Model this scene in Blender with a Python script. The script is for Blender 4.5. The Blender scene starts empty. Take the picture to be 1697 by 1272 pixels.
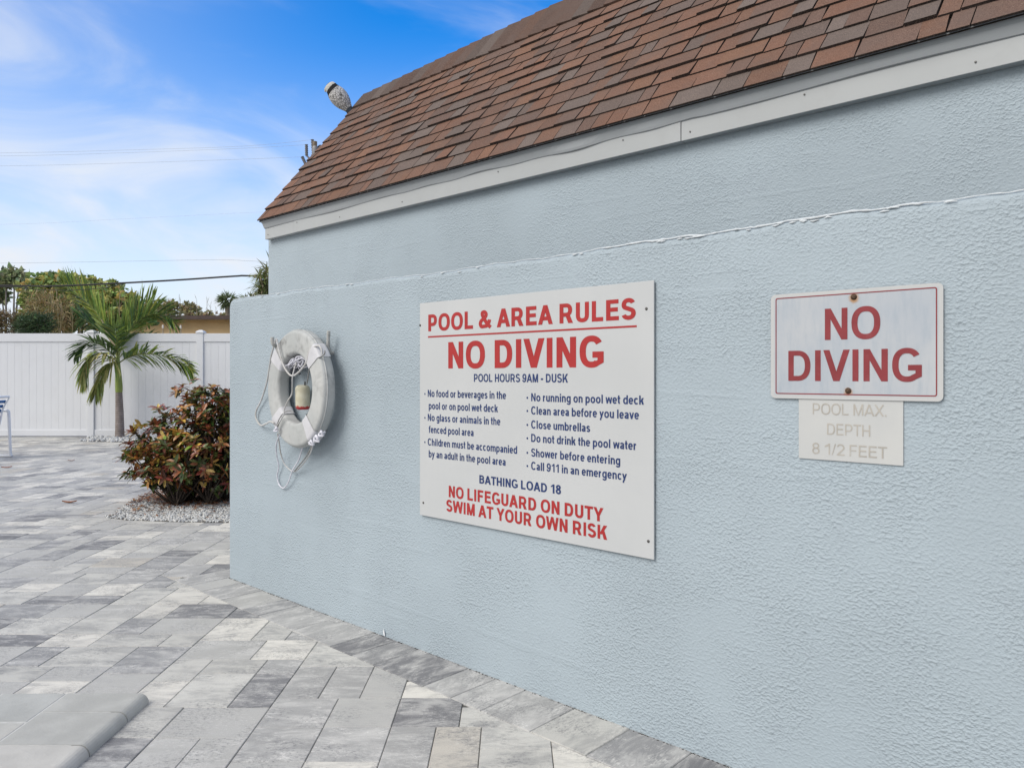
import bpy, bmesh, math, random
from mathutils import Vector, Matrix, Quaternion
random.seed(11)
sc = bpy.context.scene
COL = sc.collection
R = math.radians

# ------------------------------------------------------------------ camera
FPX, CAMH, CX, HY = 1260.0, 1.22, 848.5, 621.0      # measured from the photograph
cd = bpy.data.cameras.new('camera'); cam = bpy.data.objects.new('camera', cd); COL.objects.link(cam)
cd.sensor_width = 36.0; cd.lens = FPX / 1697.0 * 36.0
cd.shift_y = -15.0 / 1697.0
cd.clip_start = 0.05; cd.clip_end = 3000
cam.location = (0, 0, CAMH); cam.rotation_euler = (R(90), 0, 0)
sc.camera = cam

# ------------------------------------------------------------------ light and sky
SUN = Vector((-0.60, -0.44, 0.67)).normalized()
sun_elev = math.asin(SUN.z); sun_rot = math.atan2(SUN.x, SUN.y)
w = bpy.data.worlds.new('World'); sc.world = w; w.use_nodes = True
wn = w.node_tree.nodes; wl = w.node_tree.links; wn.clear()
wo = wn.new('ShaderNodeOutputWorld'); bg = wn.new('ShaderNodeBackground')
sky = wn.new('ShaderNodeTexSky'); sky.sky_type = 'NISHITA'; sky.sun_disc = False
sky.sun_elevation = sun_elev; sky.sun_rotation = sun_rot
sky.air_density = 1.0; sky.dust_density = 0.6; sky.ozone_density = 3.0
bg.inputs['Strength'].default_value = 0.10
def wnode(t, **k):
    nd = wn.new(t)
    for a, b in k.items(): setattr(nd, a, b)
    return nd
tc = wnode('ShaderNodeTexCoord')
sep = wnode('ShaderNodeSeparateXYZ'); wl.new(tc.outputs['Generated'], sep.inputs[0])
# thin cirrus: warped noise on the sky direction, denser towards the horizon
mp = wnode('ShaderNodeMapping'); wl.new(tc.outputs['Generated'], mp.inputs[0])
mp.inputs['Scale'].default_value = (2.2, 2.2, 6.5); mp.inputs['Rotation'].default_value = (0.05, 0.22, 0.3)
mp.inputs['Location'].default_value = (0.35, 0.1, 0.25)
nz = wnode('ShaderNodeTexNoise'); wl.new(mp.outputs[0], nz.inputs['Vector'])
nz.inputs['Scale'].default_value = 1.25; nz.inputs['Detail'].default_value = 9; nz.inputs['Roughness'].default_value = 0.52
nz.inputs['Distortion'].default_value = 0.9
cr = wnode('ShaderNodeMapRange'); cr.interpolation_type = 'SMOOTHSTEP'
cr.inputs['From Min'].default_value = 0.38; cr.inputs['From Max'].default_value = 0.78
wl.new(nz.outputs['Fac'], cr.inputs['Value'])
hz = wnode('ShaderNodeMapRange'); hz.interpolation_type = 'SMOOTHSTEP'
hz.inputs['From Min'].default_value = 0.46; hz.inputs['From Max'].default_value = 0.0
hz.inputs['To Min'].default_value = 0.0; hz.inputs['To Max'].default_value = 0.86
wl.new(sep.outputs['Z'], hz.inputs['Value'])
ad = wnode('ShaderNodeMath', operation='MULTIPLY'); wl.new(cr.outputs[0], ad.inputs[0]); ad.inputs[1].default_value = 0.60
mx = wnode('ShaderNodeMath', operation='ADD', use_clamp=True); wl.new(ad.outputs[0], mx.inputs[0]); wl.new(hz.outputs[0], mx.inputs[1])
hs = wnode('ShaderNodeHueSaturation'); hs.inputs['Hue'].default_value = 0.508; hs.inputs['Saturation'].default_value = 1.5
hs.inputs['Value'].default_value = 2.45; wl.new(sky.outputs[0], hs.inputs['Color'])
mixc = wnode('ShaderNodeMixRGB'); wl.new(mx.outputs[0], mixc.inputs['Fac']); wl.new(hs.outputs[0], mixc.inputs['Color1'])
mixc.inputs['Color2'].default_value = (8.3, 8.75, 9.5, 1)
fill_haze = wnode('ShaderNodeVectorMath', operation='DOT_PRODUCT'); wl.new(tc.outputs['Generated'], fill_haze.inputs[0]); fill_haze.inputs[1].default_value = SUN  # unseen white haze round the sun, added to neutralise and lift the light
vr = wnode('ShaderNodeMapRange'); vr.interpolation_type = 'SMOOTHSTEP'
for k_, x_ in zip(('From Min','From Max','To Min','To Max'), (-.05, .75, 0, .9)): vr.inputs[k_].default_value = x_
wl.new(fill_haze.outputs['Value'], vr.inputs['Value'])
mixv = wnode('ShaderNodeMixRGB'); wl.new(vr.outputs[0], mixv.inputs['Fac']); wl.new(mixc.outputs[0], mixv.inputs['Color1']); mixv.inputs['Color2'].default_value = (9.0, 8.8, 8.4, 1)
wl.new(mixv.outputs[0], bg.inputs['Color']); wl.new(bg.outputs[0], wo.inputs[0])

sd = bpy.data.lights.new('sun', 'SUN'); sd.energy = 2.6; sd.angle = R(38); sd.color = (1.0, 0.96, 0.90)
so = bpy.data.objects.new('sun', sd); COL.objects.link(so)
so.rotation_euler = SUN.to_track_quat('Z', 'Y').to_euler()
sc.view_settings.view_transform = 'Standard'; sc.view_settings.look = 'None'
sc.view_settings.exposure = 0.0; sc.view_settings.gamma = 1.0

# ------------------------------------------------------------------ placing helpers
def ground(px, py, z=0.0):
    Y = FPX * (CAMH - z) / (py - HY); return Vector(((px - CX) / FPX * Y, Y, z))
def at(px, py, Y):
    return Vector(((px - CX) / FPX * Y, Y, CAMH - (py - HY) / FPX * Y))
C0 = ground(381, 957); C0.z = 0
E = Vector((509 + CX, -FPX, 0)).normalized()       # along the wall, towards the camera
N = Vector((E.y, -E.x, 0))                         # out of the wall
if N.dot(-C0) < 0: N = -N
WROT = math.atan2(E.y, E.x)
NC = N.dot(C0)
def wall(px, py, off=0.0):
    """a point of the plane standing off in front of the wall, as (along, up)"""
    d = Vector(((px - CX) / FPX, 1, 0)); t = (NC + off) / N.dot(d)
    P = d * t; return ((P - C0).dot(E), CAMH - (py - HY) / FPX * t)
def wpt(a, b, off): return C0 + E * a + N * off + Vector((0, 0, b))
def WM(a=0, b=0, off=0):                           # local x = along wall, y = into wall, z = up
    return Matrix.Translation(wpt(a, b, off)) @ Matrix.Rotation(WROT, 4, 'Z')

# ------------------------------------------------------------------ mesh helpers
class MB:
    def __init__(s): s.v = []; s.f = []; s.c = []; s.u = []; s.sm = []
    def add(s, vs, fs, col=None, uv=None, smooth=False):
        o = len(s.v); s.v.extend([tuple(p) for p in vs])
        for f in fs:
            s.f.append([i + o for i in f]); s.c.append(col); s.sm.append(smooth)
            s.u.append([uv[i] for i in f] if uv else None)
    def box(s, a, b, col=None):
        x0, y0, z0 = a; x1, y1, z1 = b
        s.add([(x0,y0,z0),(x1,y0,z0),(x1,y1,z0),(x0,y1,z0),(x0,y0,z1),(x1,y0,z1),(x1,y1,z1),(x0,y1,z1)],
              [(0,3,2,1),(4,5,6,7),(0,1,5,4),(1,2,6,5),(2,3,7,6),(3,0,4,7)], col)
    def cbox(s, a, b, c=0.004, col=None):
        """box with chamfered vertical and horizontal edges"""
        bm = bmesh.new(); bmesh.ops.create_cube(bm, size=1)
        for v in bm.verts: v.co = Vector([a[i] + (v.co[i] + .5) * (b[i] - a[i]) for i in range(3)])
        bmesh.ops.bevel(bm, geom=bm.edges[:], offset=c, segments=2, affect='EDGES', profile=0.5)
        bm.verts.index_update()
        s.add([v.co[:] for v in bm.verts], [[v.index for v in f.verts] for f in bm.faces], col); bm.free()
    def tube(s, pts, r, n=8, col=None, caps=True, smooth=True):
        pts = [Vector(p) for p in pts]; m = len(pts)
        rs = r if isinstance(r, (list, tuple)) else [r] * m
        vs = []; up = None
        for i, p in enumerate(pts):
            t = (pts[min(i + 1, m - 1)] - pts[max(i - 1, 0)])
            t = t.normalized() if t.length > 1e-9 else Vector((0, 0, 1))
            if up is None:
                up = t.orthogonal().normalized()
            up = (up - t * up.dot(t)); up = up.normalized() if up.length > 1e-6 else t.orthogonal().normalized()
            b = t.cross(up)
            for k in range(n):
                a = 2 * math.pi * k / n; vs.append(p + (up * math.cos(a) + b * math.sin(a)) * rs[i])
        fs = [(i*n+k, i*n+(k+1) % n, (i+1)*n+(k+1) % n, (i+1)*n+k) for i in range(m-1) for k in range(n)]
        s.add(vs, fs, col, smooth=smooth)
        if caps:
            s.add(vs[:n], [tuple(range(n))[::-1]], col); s.add(vs[-n:], [tuple(range(n))], col)
    def lathe(s, prof, n=20, M=Matrix(), col=None, smooth=True):
        """profile (radius, height) turned round local z"""
        vs = []; m = len(prof)
        for r, z in prof:
            for k in range(n):
                a = 2 * math.pi * k / n; vs.append(M @ Vector((r * math.cos(a), r * math.sin(a), z)))
        fs = [(i*n+k, i*n+(k+1) % n, (i+1)*n+(k+1) % n, (i+1)*n+k) for i in range(m-1) for k in range(n)]
        s.add(vs, fs, col, smooth=smooth)
        s.add(vs[:n], [tuple(range(n))[::-1]], col); s.add(vs[-n:], [tuple(range(n))], col)
    def build(s, name, mat=None, parent=None, matrix=None):
        me = bpy.data.meshes.new(name); me.from_pydata(s.v, [], s.f)
        if any(c is not None for c in s.c):
            at_ = me.attributes.new('Col', 'FLOAT_COLOR', 'FACE')
            buf = []
            for c in s.c:
                c = c or (.5, .5, .5); buf.extend(c if len(c) == 4 else (*c, 1.0))
            at_.data.foreach_set('color', buf)
        if any(u is not None for u in s.u):
            ul = me.uv_layers.new(name='UVMap'); buf = []
            for f, u in zip(s.f, s.u):
                for k in range(len(f)): buf.extend(u[k] if u else (0, 0))
            ul.data.foreach_set('uv', buf)
        me.polygons.foreach_set('use_smooth', s.sm); me.update()
        o = bpy.data.objects.new(name, me); COL.objects.link(o)
        if mat: me.materials.append(mat)
        if parent: o.parent = parent
        if matrix is not None: o.matrix_local = matrix
        return o
def empty(name, M=None):
    o = bpy.data.objects.new(name, None); COL.objects.link(o); o.empty_display_size = .1
    if M is not None: o.matrix_world = M
    return o
def tag(o, label=None, cat=None, group=None, kind=None):
    if label: o['label'] = label
    if cat: o['category'] = cat
    if group: o['group'] = group
    if kind: o['kind'] = kind
    return o
def bez(pts, n=8):
    """Catmull-Rom through points"""
    P = [Vector(p) for p in pts]; out = []
    for i in range(len(P) - 1):
        p0 = P[max(i-1, 0)]; p1 = P[i]; p2 = P[i+1]; p3 = P[min(i+2, len(P)-1)]
        for k in range(n):
            t = k / n
            out.append(0.5 * ((2*p1) + (p2-p0)*t + (2*p0-5*p1+4*p2-p3)*t*t + (3*p1-p0-3*p2+p3)*t**3))
    out.append(P[-1]); return out

# ------------------------------------------------------------------ material helper
class NT:
    def __init__(s, name):
        s.m = bpy.data.materials.new(name); s.m.use_nodes = True; s.t = s.m.node_tree
        s.b = s.t.nodes['Principled BSDF']; s.out = s.t.nodes['Material Output']
    def n(s, typ, **k):
        nd = s.t.nodes.new(typ)
        for a, v in k.items():
            if a in nd.inputs.keys(): nd.inputs[a].default_value = v
            else: setattr(nd, a, v)
        return nd
    def l(s, a, b): s.t.links.new(a, b)
    def coord(s, which='Object', scale=(1,1,1), rot=(0,0,0), loc=(0,0,0)):
        tc = s.n('ShaderNodeTexCoord'); mp = s.n('ShaderNodeMapping')
        mp.inputs['Scale'].default_value = scale; mp.inputs['Rotation'].default_value = rot; mp.inputs['Location'].default_value = loc
        s.l(tc.outputs[which], mp.inputs[0]); return mp.outputs[0]
    def noise(s, vec, scale, detail=4, rough=.55, dist=0):
        nd = s.n('ShaderNodeTexNoise'); nd.inputs['Scale'].default_value = scale; nd.inputs['Detail'].default_value = detail
        nd.inputs['Roughness'].default_value = rough; nd.inputs['Distortion'].default_value = dist
        s.l(vec, nd.inputs['Vector']); return nd.outputs['Fac']
    def rng(s, val, a, b, c=0, d=1, smooth=True):
        nd = s.n('ShaderNodeMapRange'); nd.interpolation_type = 'SMOOTHSTEP' if smooth else 'LINEAR'
        for k, v in zip(('From Min','From Max','To Min','To Max'), (a,b,c,d)): nd.inputs[k].default_value = v
        s.l(val, nd.inputs['Value']); return nd.outputs[0]
    def math(s, op, a, b=None):
        nd = s.n('ShaderNodeMath', operation=op)
        for i, x in enumerate((a, b)):
            if x is None: continue
            if isinstance(x, (int, float)): nd.inputs[i].default_value = x
            else: s.l(x, nd.inputs[i])
        return nd.outputs[0]
    def mix(s, fac, c1, c2, mode='MIX'):
        nd = s.n('ShaderNodeMixRGB', blend_type=mode)
        for i, x in zip((0,1,2), (fac, c1, c2)):
            if isinstance(x, (int, float)): nd.inputs[i].default_value = x
            elif isinstance(x, tuple): nd.inputs[i].default_value = (*x[:3], 1)
            else: s.l(x, nd.inputs[i])
        return nd.outputs[0]
    def attr(s, name='Col'):
        nd = s.n('ShaderNodeAttribute'); nd.attribute_name = name; return nd
    def bump(s, h, strength=.5, dist=.01, normal=None):
        nd = s.n('ShaderNodeBump'); nd.inputs['Strength'].default_value = strength; nd.inputs['Distance'].default_value = dist
        s.l(h, nd.inputs['Height'])
        if normal is not None: s.l(normal, nd.inputs['Normal'])
        return nd.outputs[0]
    def fin(s, col, rough=.7, normal=None, spec=None, metal=None):
        for k, x in (('Base Color', col), ('Roughness', rough), ('Specular IOR Level', spec), ('Metallic', metal)):
            if x is None: continue
            if isinstance(x, (int, float)): s.b.inputs[k].default_value = x
            elif isinstance(x, tuple): s.b.inputs[k].default_value = (*x[:3], 1)
            else: s.l(x, s.b.inputs[k])
        if normal is not None: s.l(normal, s.b.inputs['Normal'])
        return s.m

def mat_plain(name, col, rough=.6, var=.12, scale=8, bump=0, bscale=60, spec=.3, metal=0.0, dirt=None):
    t = NT(name); v = t.coord()
    nz = t.noise(v, scale, 5)
    c = t.mix(t.rng(nz, .3, .7), tuple(x*(1-var) for x in col), tuple(min(1, x*(1+var)) for x in col))
    if dirt:
        c = t.mix(t.math('MULTIPLY', t.rng(t.noise(v, dirt[1], 7, .65), .5, .75), dirt[2]), c, dirt[0])
    nm = t.bump(t.noise(v, bscale, 4), bump, .005) if bump else None
    return t.fin(c, rough, nm, spec, metal)

def mat_stucco(name, col, patch=None, coarse=1.0):
    t = NT(name); v = t.coord()
    ve = t.coord(scale=(1, 1, 1.25))
    big = t.noise(v, 1.3, 4, .5)
    # raised spatter lumps, wiped flatter in places
    l1 = t.rng(t.noise(ve, 104, 1.2, .45), .44, .86, smooth=False)
    l2 = t.rng(t.noise(ve, 60, 1.0, .4), .55, .90, smooth=False)
    l1 = t.math('MULTIPLY', l1, 3.0); l2 = t.math('MULTIPLY', l2, 4.0)
    mask = t.rng(t.noise(v, 3.0, 3, .5), .34, .62, .28, 1.0)
    h = t.math('ADD', l1, t.math('MULTIPLY', l2, .8))
    if patch:
        d = t.n('ShaderNodeVectorMath', operation='DISTANCE')
        mpv = t.coord(scale=(1, 0, 2.0)); t.l(mpv, d.inputs[0]); d.inputs[1].default_value = (patch[0], 0, patch[1] * 2.0)
        pm = t.rng(t.math('ADD', d.outputs['Value'], t.math('MULTIPLY', t.math('SUBTRACT', t.noise(v, 7, 4), .5), .25)), patch[2]*.4, patch[2], .35, 1)
        mask = t.math('MULTIPLY', mask, pm)
    h = t.math('MULTIPLY', h, mask)
    tro = t.noise(t.coord(scale=(1.0, 1, 3.5)), 2.2, 2, .5, .6)        # long horizontal trowel drags
    tr2 = t.rng(t.noise(t.coord(scale=(.55, 1, 9), loc=(3, 0, 1)), 2.2, 2, .4, .4), .60, .68)
    h = t.math('ADD', h, t.math('MULTIPLY', tro, 1.7))
    h = t.math('ADD', h, t.math('MULTIPLY', tr2, .55))
    h = t.math('ADD', h, t.math('MULTIPLY', t.noise(v, 420, 2), .12))
    nm = t.bump(h, .46 * coarse, .0033)
    c = t.mix(t.rng(big, .3, .7), tuple(x * .95 for x in col), tuple(x * 1.04 for x in col))
    c = t.mix(t.math('MULTIPLY', t.rng(t.noise(v, 5.5, 7, .7), .56, .76), .5), c, (col[0] * .86, col[1] * .84, col[2] * .86))
    c = t.mix(t.math('MULTIPLY', t.rng(t.noise(t.coord(scale=(7, 1, .7)), 2.2, 6, .65), .56, .80), .30), c, (col[0]*.84, col[1]*.84, col[2]*.84))
    c = t.mix(t.math('MULTIPLY', t.rng(t.noise(t.coord(scale=(1, 1, 1), loc=(5, 0, 2)), 9, 8, .75), .62, .74), .30), c, (col[0]*1.18, col[1]*1.15, col[2]*1.13))
    c = t.mix(t.math('MULTIPLY', t.rng(t.noise(v, 230, 2), .66, .80), .10), c, (.55, .60, .64))
    return t.fin(c, .62, nm, .25)

def mat_paver():
    t = NT('paver'); a = t.attr('Col')
    uv = t.coord('UV', scale=(3.2, 8, 1))
    uv2 = t.coord('UV', scale=(11, 30, 1))
    uv3 = t.coord('UV', scale=(1, 1, 1))
    s1 = t.rng(t.noise(uv, 1.6, 9, .68, .5), .42, .66)
    s2 = t.rng(t.noise(uv2, 2.2, 8, .8, .3), .48, .62)
    mot = t.rng(t.noise(uv3, 9, 4, .6), .46, .64)
    # each paver is a blend of two casts: its own tone and a lighter or darker one (alpha says which)
    sp = t.n('ShaderNodeSeparateColor'); t.l(a.outputs['Color'], sp.inputs[0])
    light = t.mix(.80, a.outputs['Color'], (.68, .67, .645)); dark = t.mix(.70, a.outputs['Color'], (.15, .155, .17))
    other = t.mix(t.rng(sp.outputs['Green'], .36, .48), light, dark)
    fac = t.math('MULTIPLY', t.math('ADD', t.math('MULTIPLY', s1, .65), t.math('MULTIPLY', t.math('MULTIPLY', s2, mot), .85)), .92)
    c = t.mix(fac, a.outputs['Color'], other)
    pm = t.rng(t.noise(uv3, 4.5, 3, .5), .44, .60)
    g2 = t.noise(t.coord('UV', scale=(60, 105, 1)), 1.0, 7, .85)
    c = t.mix(t.math('MULTIPLY', t.math('MULTIPLY', t.rng(g2, .50, .60), pm), .68), c, (.13, .132, .145))
    c = t.mix(t.math('MULTIPLY', t.math('MULTIPLY', t.rng(g2, .48, .38), t.rng(t.noise(uv3, 3.7, 3, .5), .46, .62)), .45), c, (.70, .69, .67))
    g = t.noise(uv3, 260, 3, .7)
    c = t.mix(t.math('MULTIPLY', t.rng(g, .5, .72), .22), c, (.16, .16, .165))
    c = t.mix(t.math('MULTIPLY', t.rng(g, .5, .3), .16), c, (.72, .71, .69))
    v = t.coord()
    c = t.mix(t.math('MULTIPLY', t.rng(t.noise(v, .9, 6, .6), .5, .8), .18), c, (.36, .34, .31))
    nm = t.bump(t.math('ADD', g, t.math('MULTIPLY', mot, .6)), .35, .0016)
    return t.fin(c, .72, nm, .22)

def mat_attr(name, rough=.6, spec=.3, var=.25, scale=30, bump=.0, trans=0.0, bscale=200):
    t = NT(name); a = t.attr('Col'); v = t.coord()
    nz = t.rng(t.noise(v, scale, 4), .3, .7, 1 - var, 1 + var)
    c = t.mix(1.0, a.outputs['Color'], nz, 'MULTIPLY')
    nm = t.bump(t.noise(v, bscale, 4), bump, .003) if bump else None
    m = t.fin(c, rough, nm, spec)
    if trans:
        tr = t.n('ShaderNodeBsdfTranslucent'); t.l(c, tr.inputs[0])
        ms = t.n('ShaderNodeMixShader'); ms.inputs[0].default_value = trans
        t.l(t.b.outputs[0], ms.inputs[1]); t.l(tr.outputs[0], ms.inputs[2]); t.l(ms.outputs[0], t.out.inputs[0])
    return m

BLUE = (.356, .417, .460)
M_LOW = mat_stucco('blue_stucco', BLUE, patch=(wall(1185, 470)[0], wall(1185, 470)[1], .13))
M_HIGH = mat_stucco('blue_stucco_upper', BLUE, coarse=.9)
M_PAVER = mat_paver()
M_SAND = mat_plain('joint_sand', (.10, .098, .092), .95, .3, 60)
M_GROUND = mat_plain('sandy_ground', (.30, .28, .22), .95, .3, 3, .3, 40)
M_VINYL = mat_plain('white_vinyl', (.655, .665, .685), .38, .015, 2, spec=.4, dirt=((.55, .55, .54), 3.5, .18))
M_LEAF = mat_attr('leaf', .45, .35, .22, 18, trans=.22)
M_WAXY = mat_attr('waxy_leaf', .33, .45, .35, 60, trans=.14)
M_BARK = mat_plain('pale_bark', (.20, .165, .13), .9, .35, 14, .5, 60)
M_BARKD = mat_plain('dark_bark', (.07, .055, .045), .9, .35, 14, .5, 60)
M_METALG = mat_plain('grey_metal', (.22, .22, .23), .5, .2, 9, metal=.2)

# ------------------------------------------------------------------ ground
g = MB(); g.add([(-600,-600,-.03),(600,-600,-.03),(600,900,-.03),(-600,900,-.03)], [(0,1,2,3)])
tag(g.build('ground', M_GROUND), kind='structure')

# ------------------------------------------------------------------ paved deck
def clip(poly, nx, ny, c):                          # keep nx*x+ny*y >= c
    out = []
    for i in range(len(poly)):
        p, q = poly[i], poly[(i+1) % len(poly)]
        dp, dq = nx*p[0]+ny*p[1]-c, nx*q[0]+ny*q[1]-c
        if dp >= 0: out.append(p)
        if (dp >= 0) != (dq >= 0):
            t = dp/(dp-dq); out.append((p[0]+(q[0]-p[0])*t, p[1]+(q[1]-p[1])*t))
    return out
def area(p): return .5*abs(sum(p[i][0]*p[(i+1)%len(p)][1]-p[(i+1)%len(p)][0]*p[i][1] for i in range(len(p))))
TONES = [(0.6448, 0.6242, 0.5742), (0.52, 0.5126, 0.4825), (0.416, 0.4131, 0.3976), (0.3328, 0.3319, 0.3281), (0.2548, 0.2558, 0.2606), (0.1716, 0.1726, 0.1814), (0.468, 0.4415, 0.3956)]
TW = [19, 17, 18, 17, 15, 8, 5]
def paver(mb, poly, axis, tone=None, zj=.0012, gap=.0011, ch=.0022):
    """one paver: chamfered top over a short side"""
    if len(poly) < 3 or area(poly) < .0012: return
    cx = sum(p[0] for p in poly)/len(poly); cy = sum(p[1] for p in poly)/len(poly)
    def inset(d):
        q = list(poly); res = poly
        sgn = 1 if sum(q[i][0]*q[(i+1)%len(q)][1]-q[(i+1)%len(q)][0]*q[i][1] for i in range(len(q))) > 0 else -1
        for i in range(len(q)):
            ex, ey = q[(i+1)%len(q)][0]-q[i][0], q[(i+1)%len(q)][1]-q[i][1]
            L = math.hypot(ex, ey)
            if L < 1e-6: continue
            nx, ny = -ey/L*sgn, ex/L*sgn
            res = clip(res, nx, ny, nx*q[i][0]+ny*q[i][1]+d)
            if len(res) < 3: return None
        return res
    A = inset(gap); B = inset(gap+ch)
    if not A: return
    if not B or len(A) != len(B): B = A
    col = tone or random.choices(TONES, TW)[0]; k = random.uniform(.93, 1.07); col = tuple(x*k for x in col)
    z = random.uniform(-zj, zj); n = len(A); ox, oy = random.uniform(0, 60), random.uniform(0, 60)
    tx, ty = random.uniform(-.003, .003), random.uniform(-.003, .003)
    top = [(x, y, z+(x-cx)*tx+(y-cy)*ty) for x, y in B]; mid = [(x, y, z-.003) for x, y in A]; low = [(x, y, -.02) for x, y in A]
    uvf = lambda p: (((p[0]-cx)*axis[0]+(p[1]-cy)*axis[1])+ox, (-(p[0]-cx)*axis[1]+(p[1]-cy)*axis[0])+oy)
    vs = top+mid+low; uv = [uvf(p) for p in vs]
    fs = [tuple(range(n))]+[(i, i+n, (i+1)%n+n, (i+1)%n) for i in range(n)]+[(i+n, i+2*n, (i+1)%n+2*n, (i+1)%n+n) for i in range(n)]
    mb.add(vs, fs, col, uv)
BW = .25
deck = MB()
P_FRONT = (N.x, N.y, NC+BW)                         # field lies in front of the border course
P_END = (-E.x, -E.y, -E.dot(C0)+.20)                # or beyond the free end of the wall
CELL = .0785
def split(x, y, w_, h_, out, r):
    """guillotine cut of a block into modular pieces two to four cells long"""
    if w_ <= 4 and h_ <= 4 and not (w_ == 4 and h_ == 4) and not (w_ == 2 and h_ == 2 and False):
        out.append((x, y, w_, h_)); return
    if (w_ > 4 and (w_ >= h_ or h_ <= 4)) or (w_ == 4 and h_ == 4):
        c = r.choice([k for k in (2, 3, 3, 3, 4) if w_-k >= 2 or w_ == k] or [2]); c = c if c < w_ else w_//2
        if r.random() < .5: c = w_-c
        split(x, y, c, h_, out, r); split(x+c, y, w_-c, h_, out, r)
    else:
        c = r.choice([k for k in (2, 3, 3, 4) if h_-k >= 2] or [2])
        if r.random() < .5: c = h_-c
        split(x, y, w_, c, out, r); split(x, y+c, w_, h_-c, out, r)
pr = random.Random(8)
def side(q, pl): return [pl[0]*p[0]+pl[1]*p[1]-pl[2] for p in q]
x = -14.0
while x < 3.2:
    bw_ = pr.choice([6, 7, 7, 9]); y = -1.6-pr.randint(0, 5)*CELL
    while y < 15.1:
        bh_ = pr.choice([6, 7, 8, 9, 10]); out = []; split(0, 0, bw_, bh_, out, pr)
        for (cx_, cy_, w_, h_) in out:
            x0, y0 = x+cx_*CELL, y+cy_*CELL; q = [(x0, y0), (x0+w_*CELL, y0), (x0+w_*CELL, y0+h_*CELL), (x0, y0+h_*CELL)]
            if min(side(q, P_FRONT)) >= 0 or min(side(q, P_END)) >= 0: paver(deck, q, (1, 0))
            else:
                paver(deck, clip(q, *P_FRONT), (1, 0)); paver(deck, clip(clip(q, -N.x, -N.y, -NC-BW), *P_END), (1, 0))
        y += bh_*CELL
    x += bw_*CELL
u = -.20
while u < 6.6:
    ln = random.choices([.16, .24, .32], [3, 4, 3])[0]
    dk_ = .03 if u > -.02 else .26
    if u < -.02: ln = .19
    q = [C0+E*u+N*BW, C0+E*u-N*dk_, C0+E*(u+ln)-N*dk_, C0+E*(u+ln)+N*BW]
    paver(deck, [(p.x, p.y) for p in q], (N.x, N.y), random.choices(TONES[1:6], [2,3,4,4,3])[0]); u += ln
dk = deck.build('paved_deck', M_PAVER); tag(dk, kind='structure')
s = MB(); s.add([(-14,-1.6,-.006),(3.6,-1.6,-.006),(3.6,15.2,-.006),(-14,15.2,-.006)], [(0,1,2,3)])
tag(s.build('paving_sand', M_SAND), kind='structure')

# ------------------------------------------------------------------ raised bullnose step
M_STEP = mat_attr('step_stone', .7, .25, .10, 7, .35, bscale=90)
st = empty('paver_step', Matrix.Translation((-1.35, 2.83, 0)))
tag(st, 'low raised step of smooth grey beige pavers with a rounded bullnose edge', 'step')
m = MB(); hh = .038; x1 = 0.0; y1 = 0.0
mort = MB(); mort.box((-2.6,-2.0,-.015), (-.06,-.004,hh-.0015)); mort.build('mortar_bed', mat_plain('pale_mortar', (.52,.52,.505), .9, .1, 30), st)
def bull(y0, y1, col):
    prof = [(-.30, 0), (-.30, hh)] + [(-hh*.9+hh*.9*math.sin(a), hh*.1+hh*.9*math.cos(a)) for a in [R(k*15) for k in range(7)]] + [(0, 0)]
    n = len(prof); vs = [(px_, y0, pz) for px_, pz in prof]+[(px_, y1, pz) for px_, pz in prof]
    m.add(vs, [(i, i+1, i+1+n, i+n) for i in range(n-1)]+[tuple(range(n)), tuple(range(2*n-1, n-1, -1))], col, smooth=False)
yy = 0.0
for k in range(8):
    ln = [.16, .24, .24, .30, .24][k % 5]; bull(yy-ln+.003, yy-.003, random.choice([(.45,.445,.415), (.41,.41,.39), (.47,.46,.435)])); yy -= ln
xx = -.303
for k in range(9):
    wd = random.choice([.16, .24, .24]); yy = 0
    while yy > -1.9:
        ln = random.choice([.24, .32, .40]); m.cbox((xx-wd+.003, yy-ln+.003, -.005), (xx-.003, yy-.003, hh), .004, random.choice([(.45,.445,.42), (.40,.405,.39), (.47,.46,.43)])); yy -= ln
    xx -= wd
m.build('step_pavers', M_STEP, st)

# ------------------------------------------------------------------ low wall
L_LOW, T_LOW, Z_LOW = 6.6, .20, 1.672
lw = MB()
# front face as a strip with an uneven, hand-finished top edge and a rounded free end
random.seed(5)
nx_ = 220; rad = .022
def ztop(a): return Z_LOW + .004*math.sin(a*2.1+.4) + .0025*math.sin(a*9.3) + .0016*math.sin(a*37+1)
cols = []
def ring_at(a, zt, drop=0):
    f = 0.0; r = rad
    pts = [(a, f, -.05), (a, f, zt-r)]
    for k in range(1, 5): th = R(k*22.5); pts.append((a, f+r*(1-math.cos(th)), zt-r+r*math.sin(th)))
    pts += [(a, T_LOW-r, zt)]
    for k in range(1, 5): th = R(k*22.5); pts.append((a, T_LOW-r+r*math.sin(th), zt-r+r*math.cos(th)))
    pts.append((a, T_LOW, -.05)); return pts
rings = []
for i in range(7):
    th = R(i*15); a = .026*(1-math.cos(th)) if False else .03*(1-math.sin(th)); 
    rings.append(ring_at(.03-.03*math.cos(R(90-i*15)) if False else .03*(1-math.sin(R(i*15))), ztop(0)-.03*(1-math.sin(R(i*15))) if False else ztop(0)))
rings = []
for i in range(7):
    th = R(i*15); rings.append(ring_at(.03*(1-math.sin(th)), ztop(0)-.03*(1-math.cos(R(90-i*15)))))
rings = [ring_at(.0, ztop(0)-.03), ring_at(.004, ztop(0)-.016), ring_at(.012, ztop(0)-.006), ring_at(.03, ztop(.03))]
for i in range(1, nx_+1): rings.append(ring_at(.03+(L_LOW-.03)*i/nx_, ztop(.03+(L_LOW-.03)*i/nx_)))
n_ = len(rings[0]); vs = [p for r_ in rings for p in r_]
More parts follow.
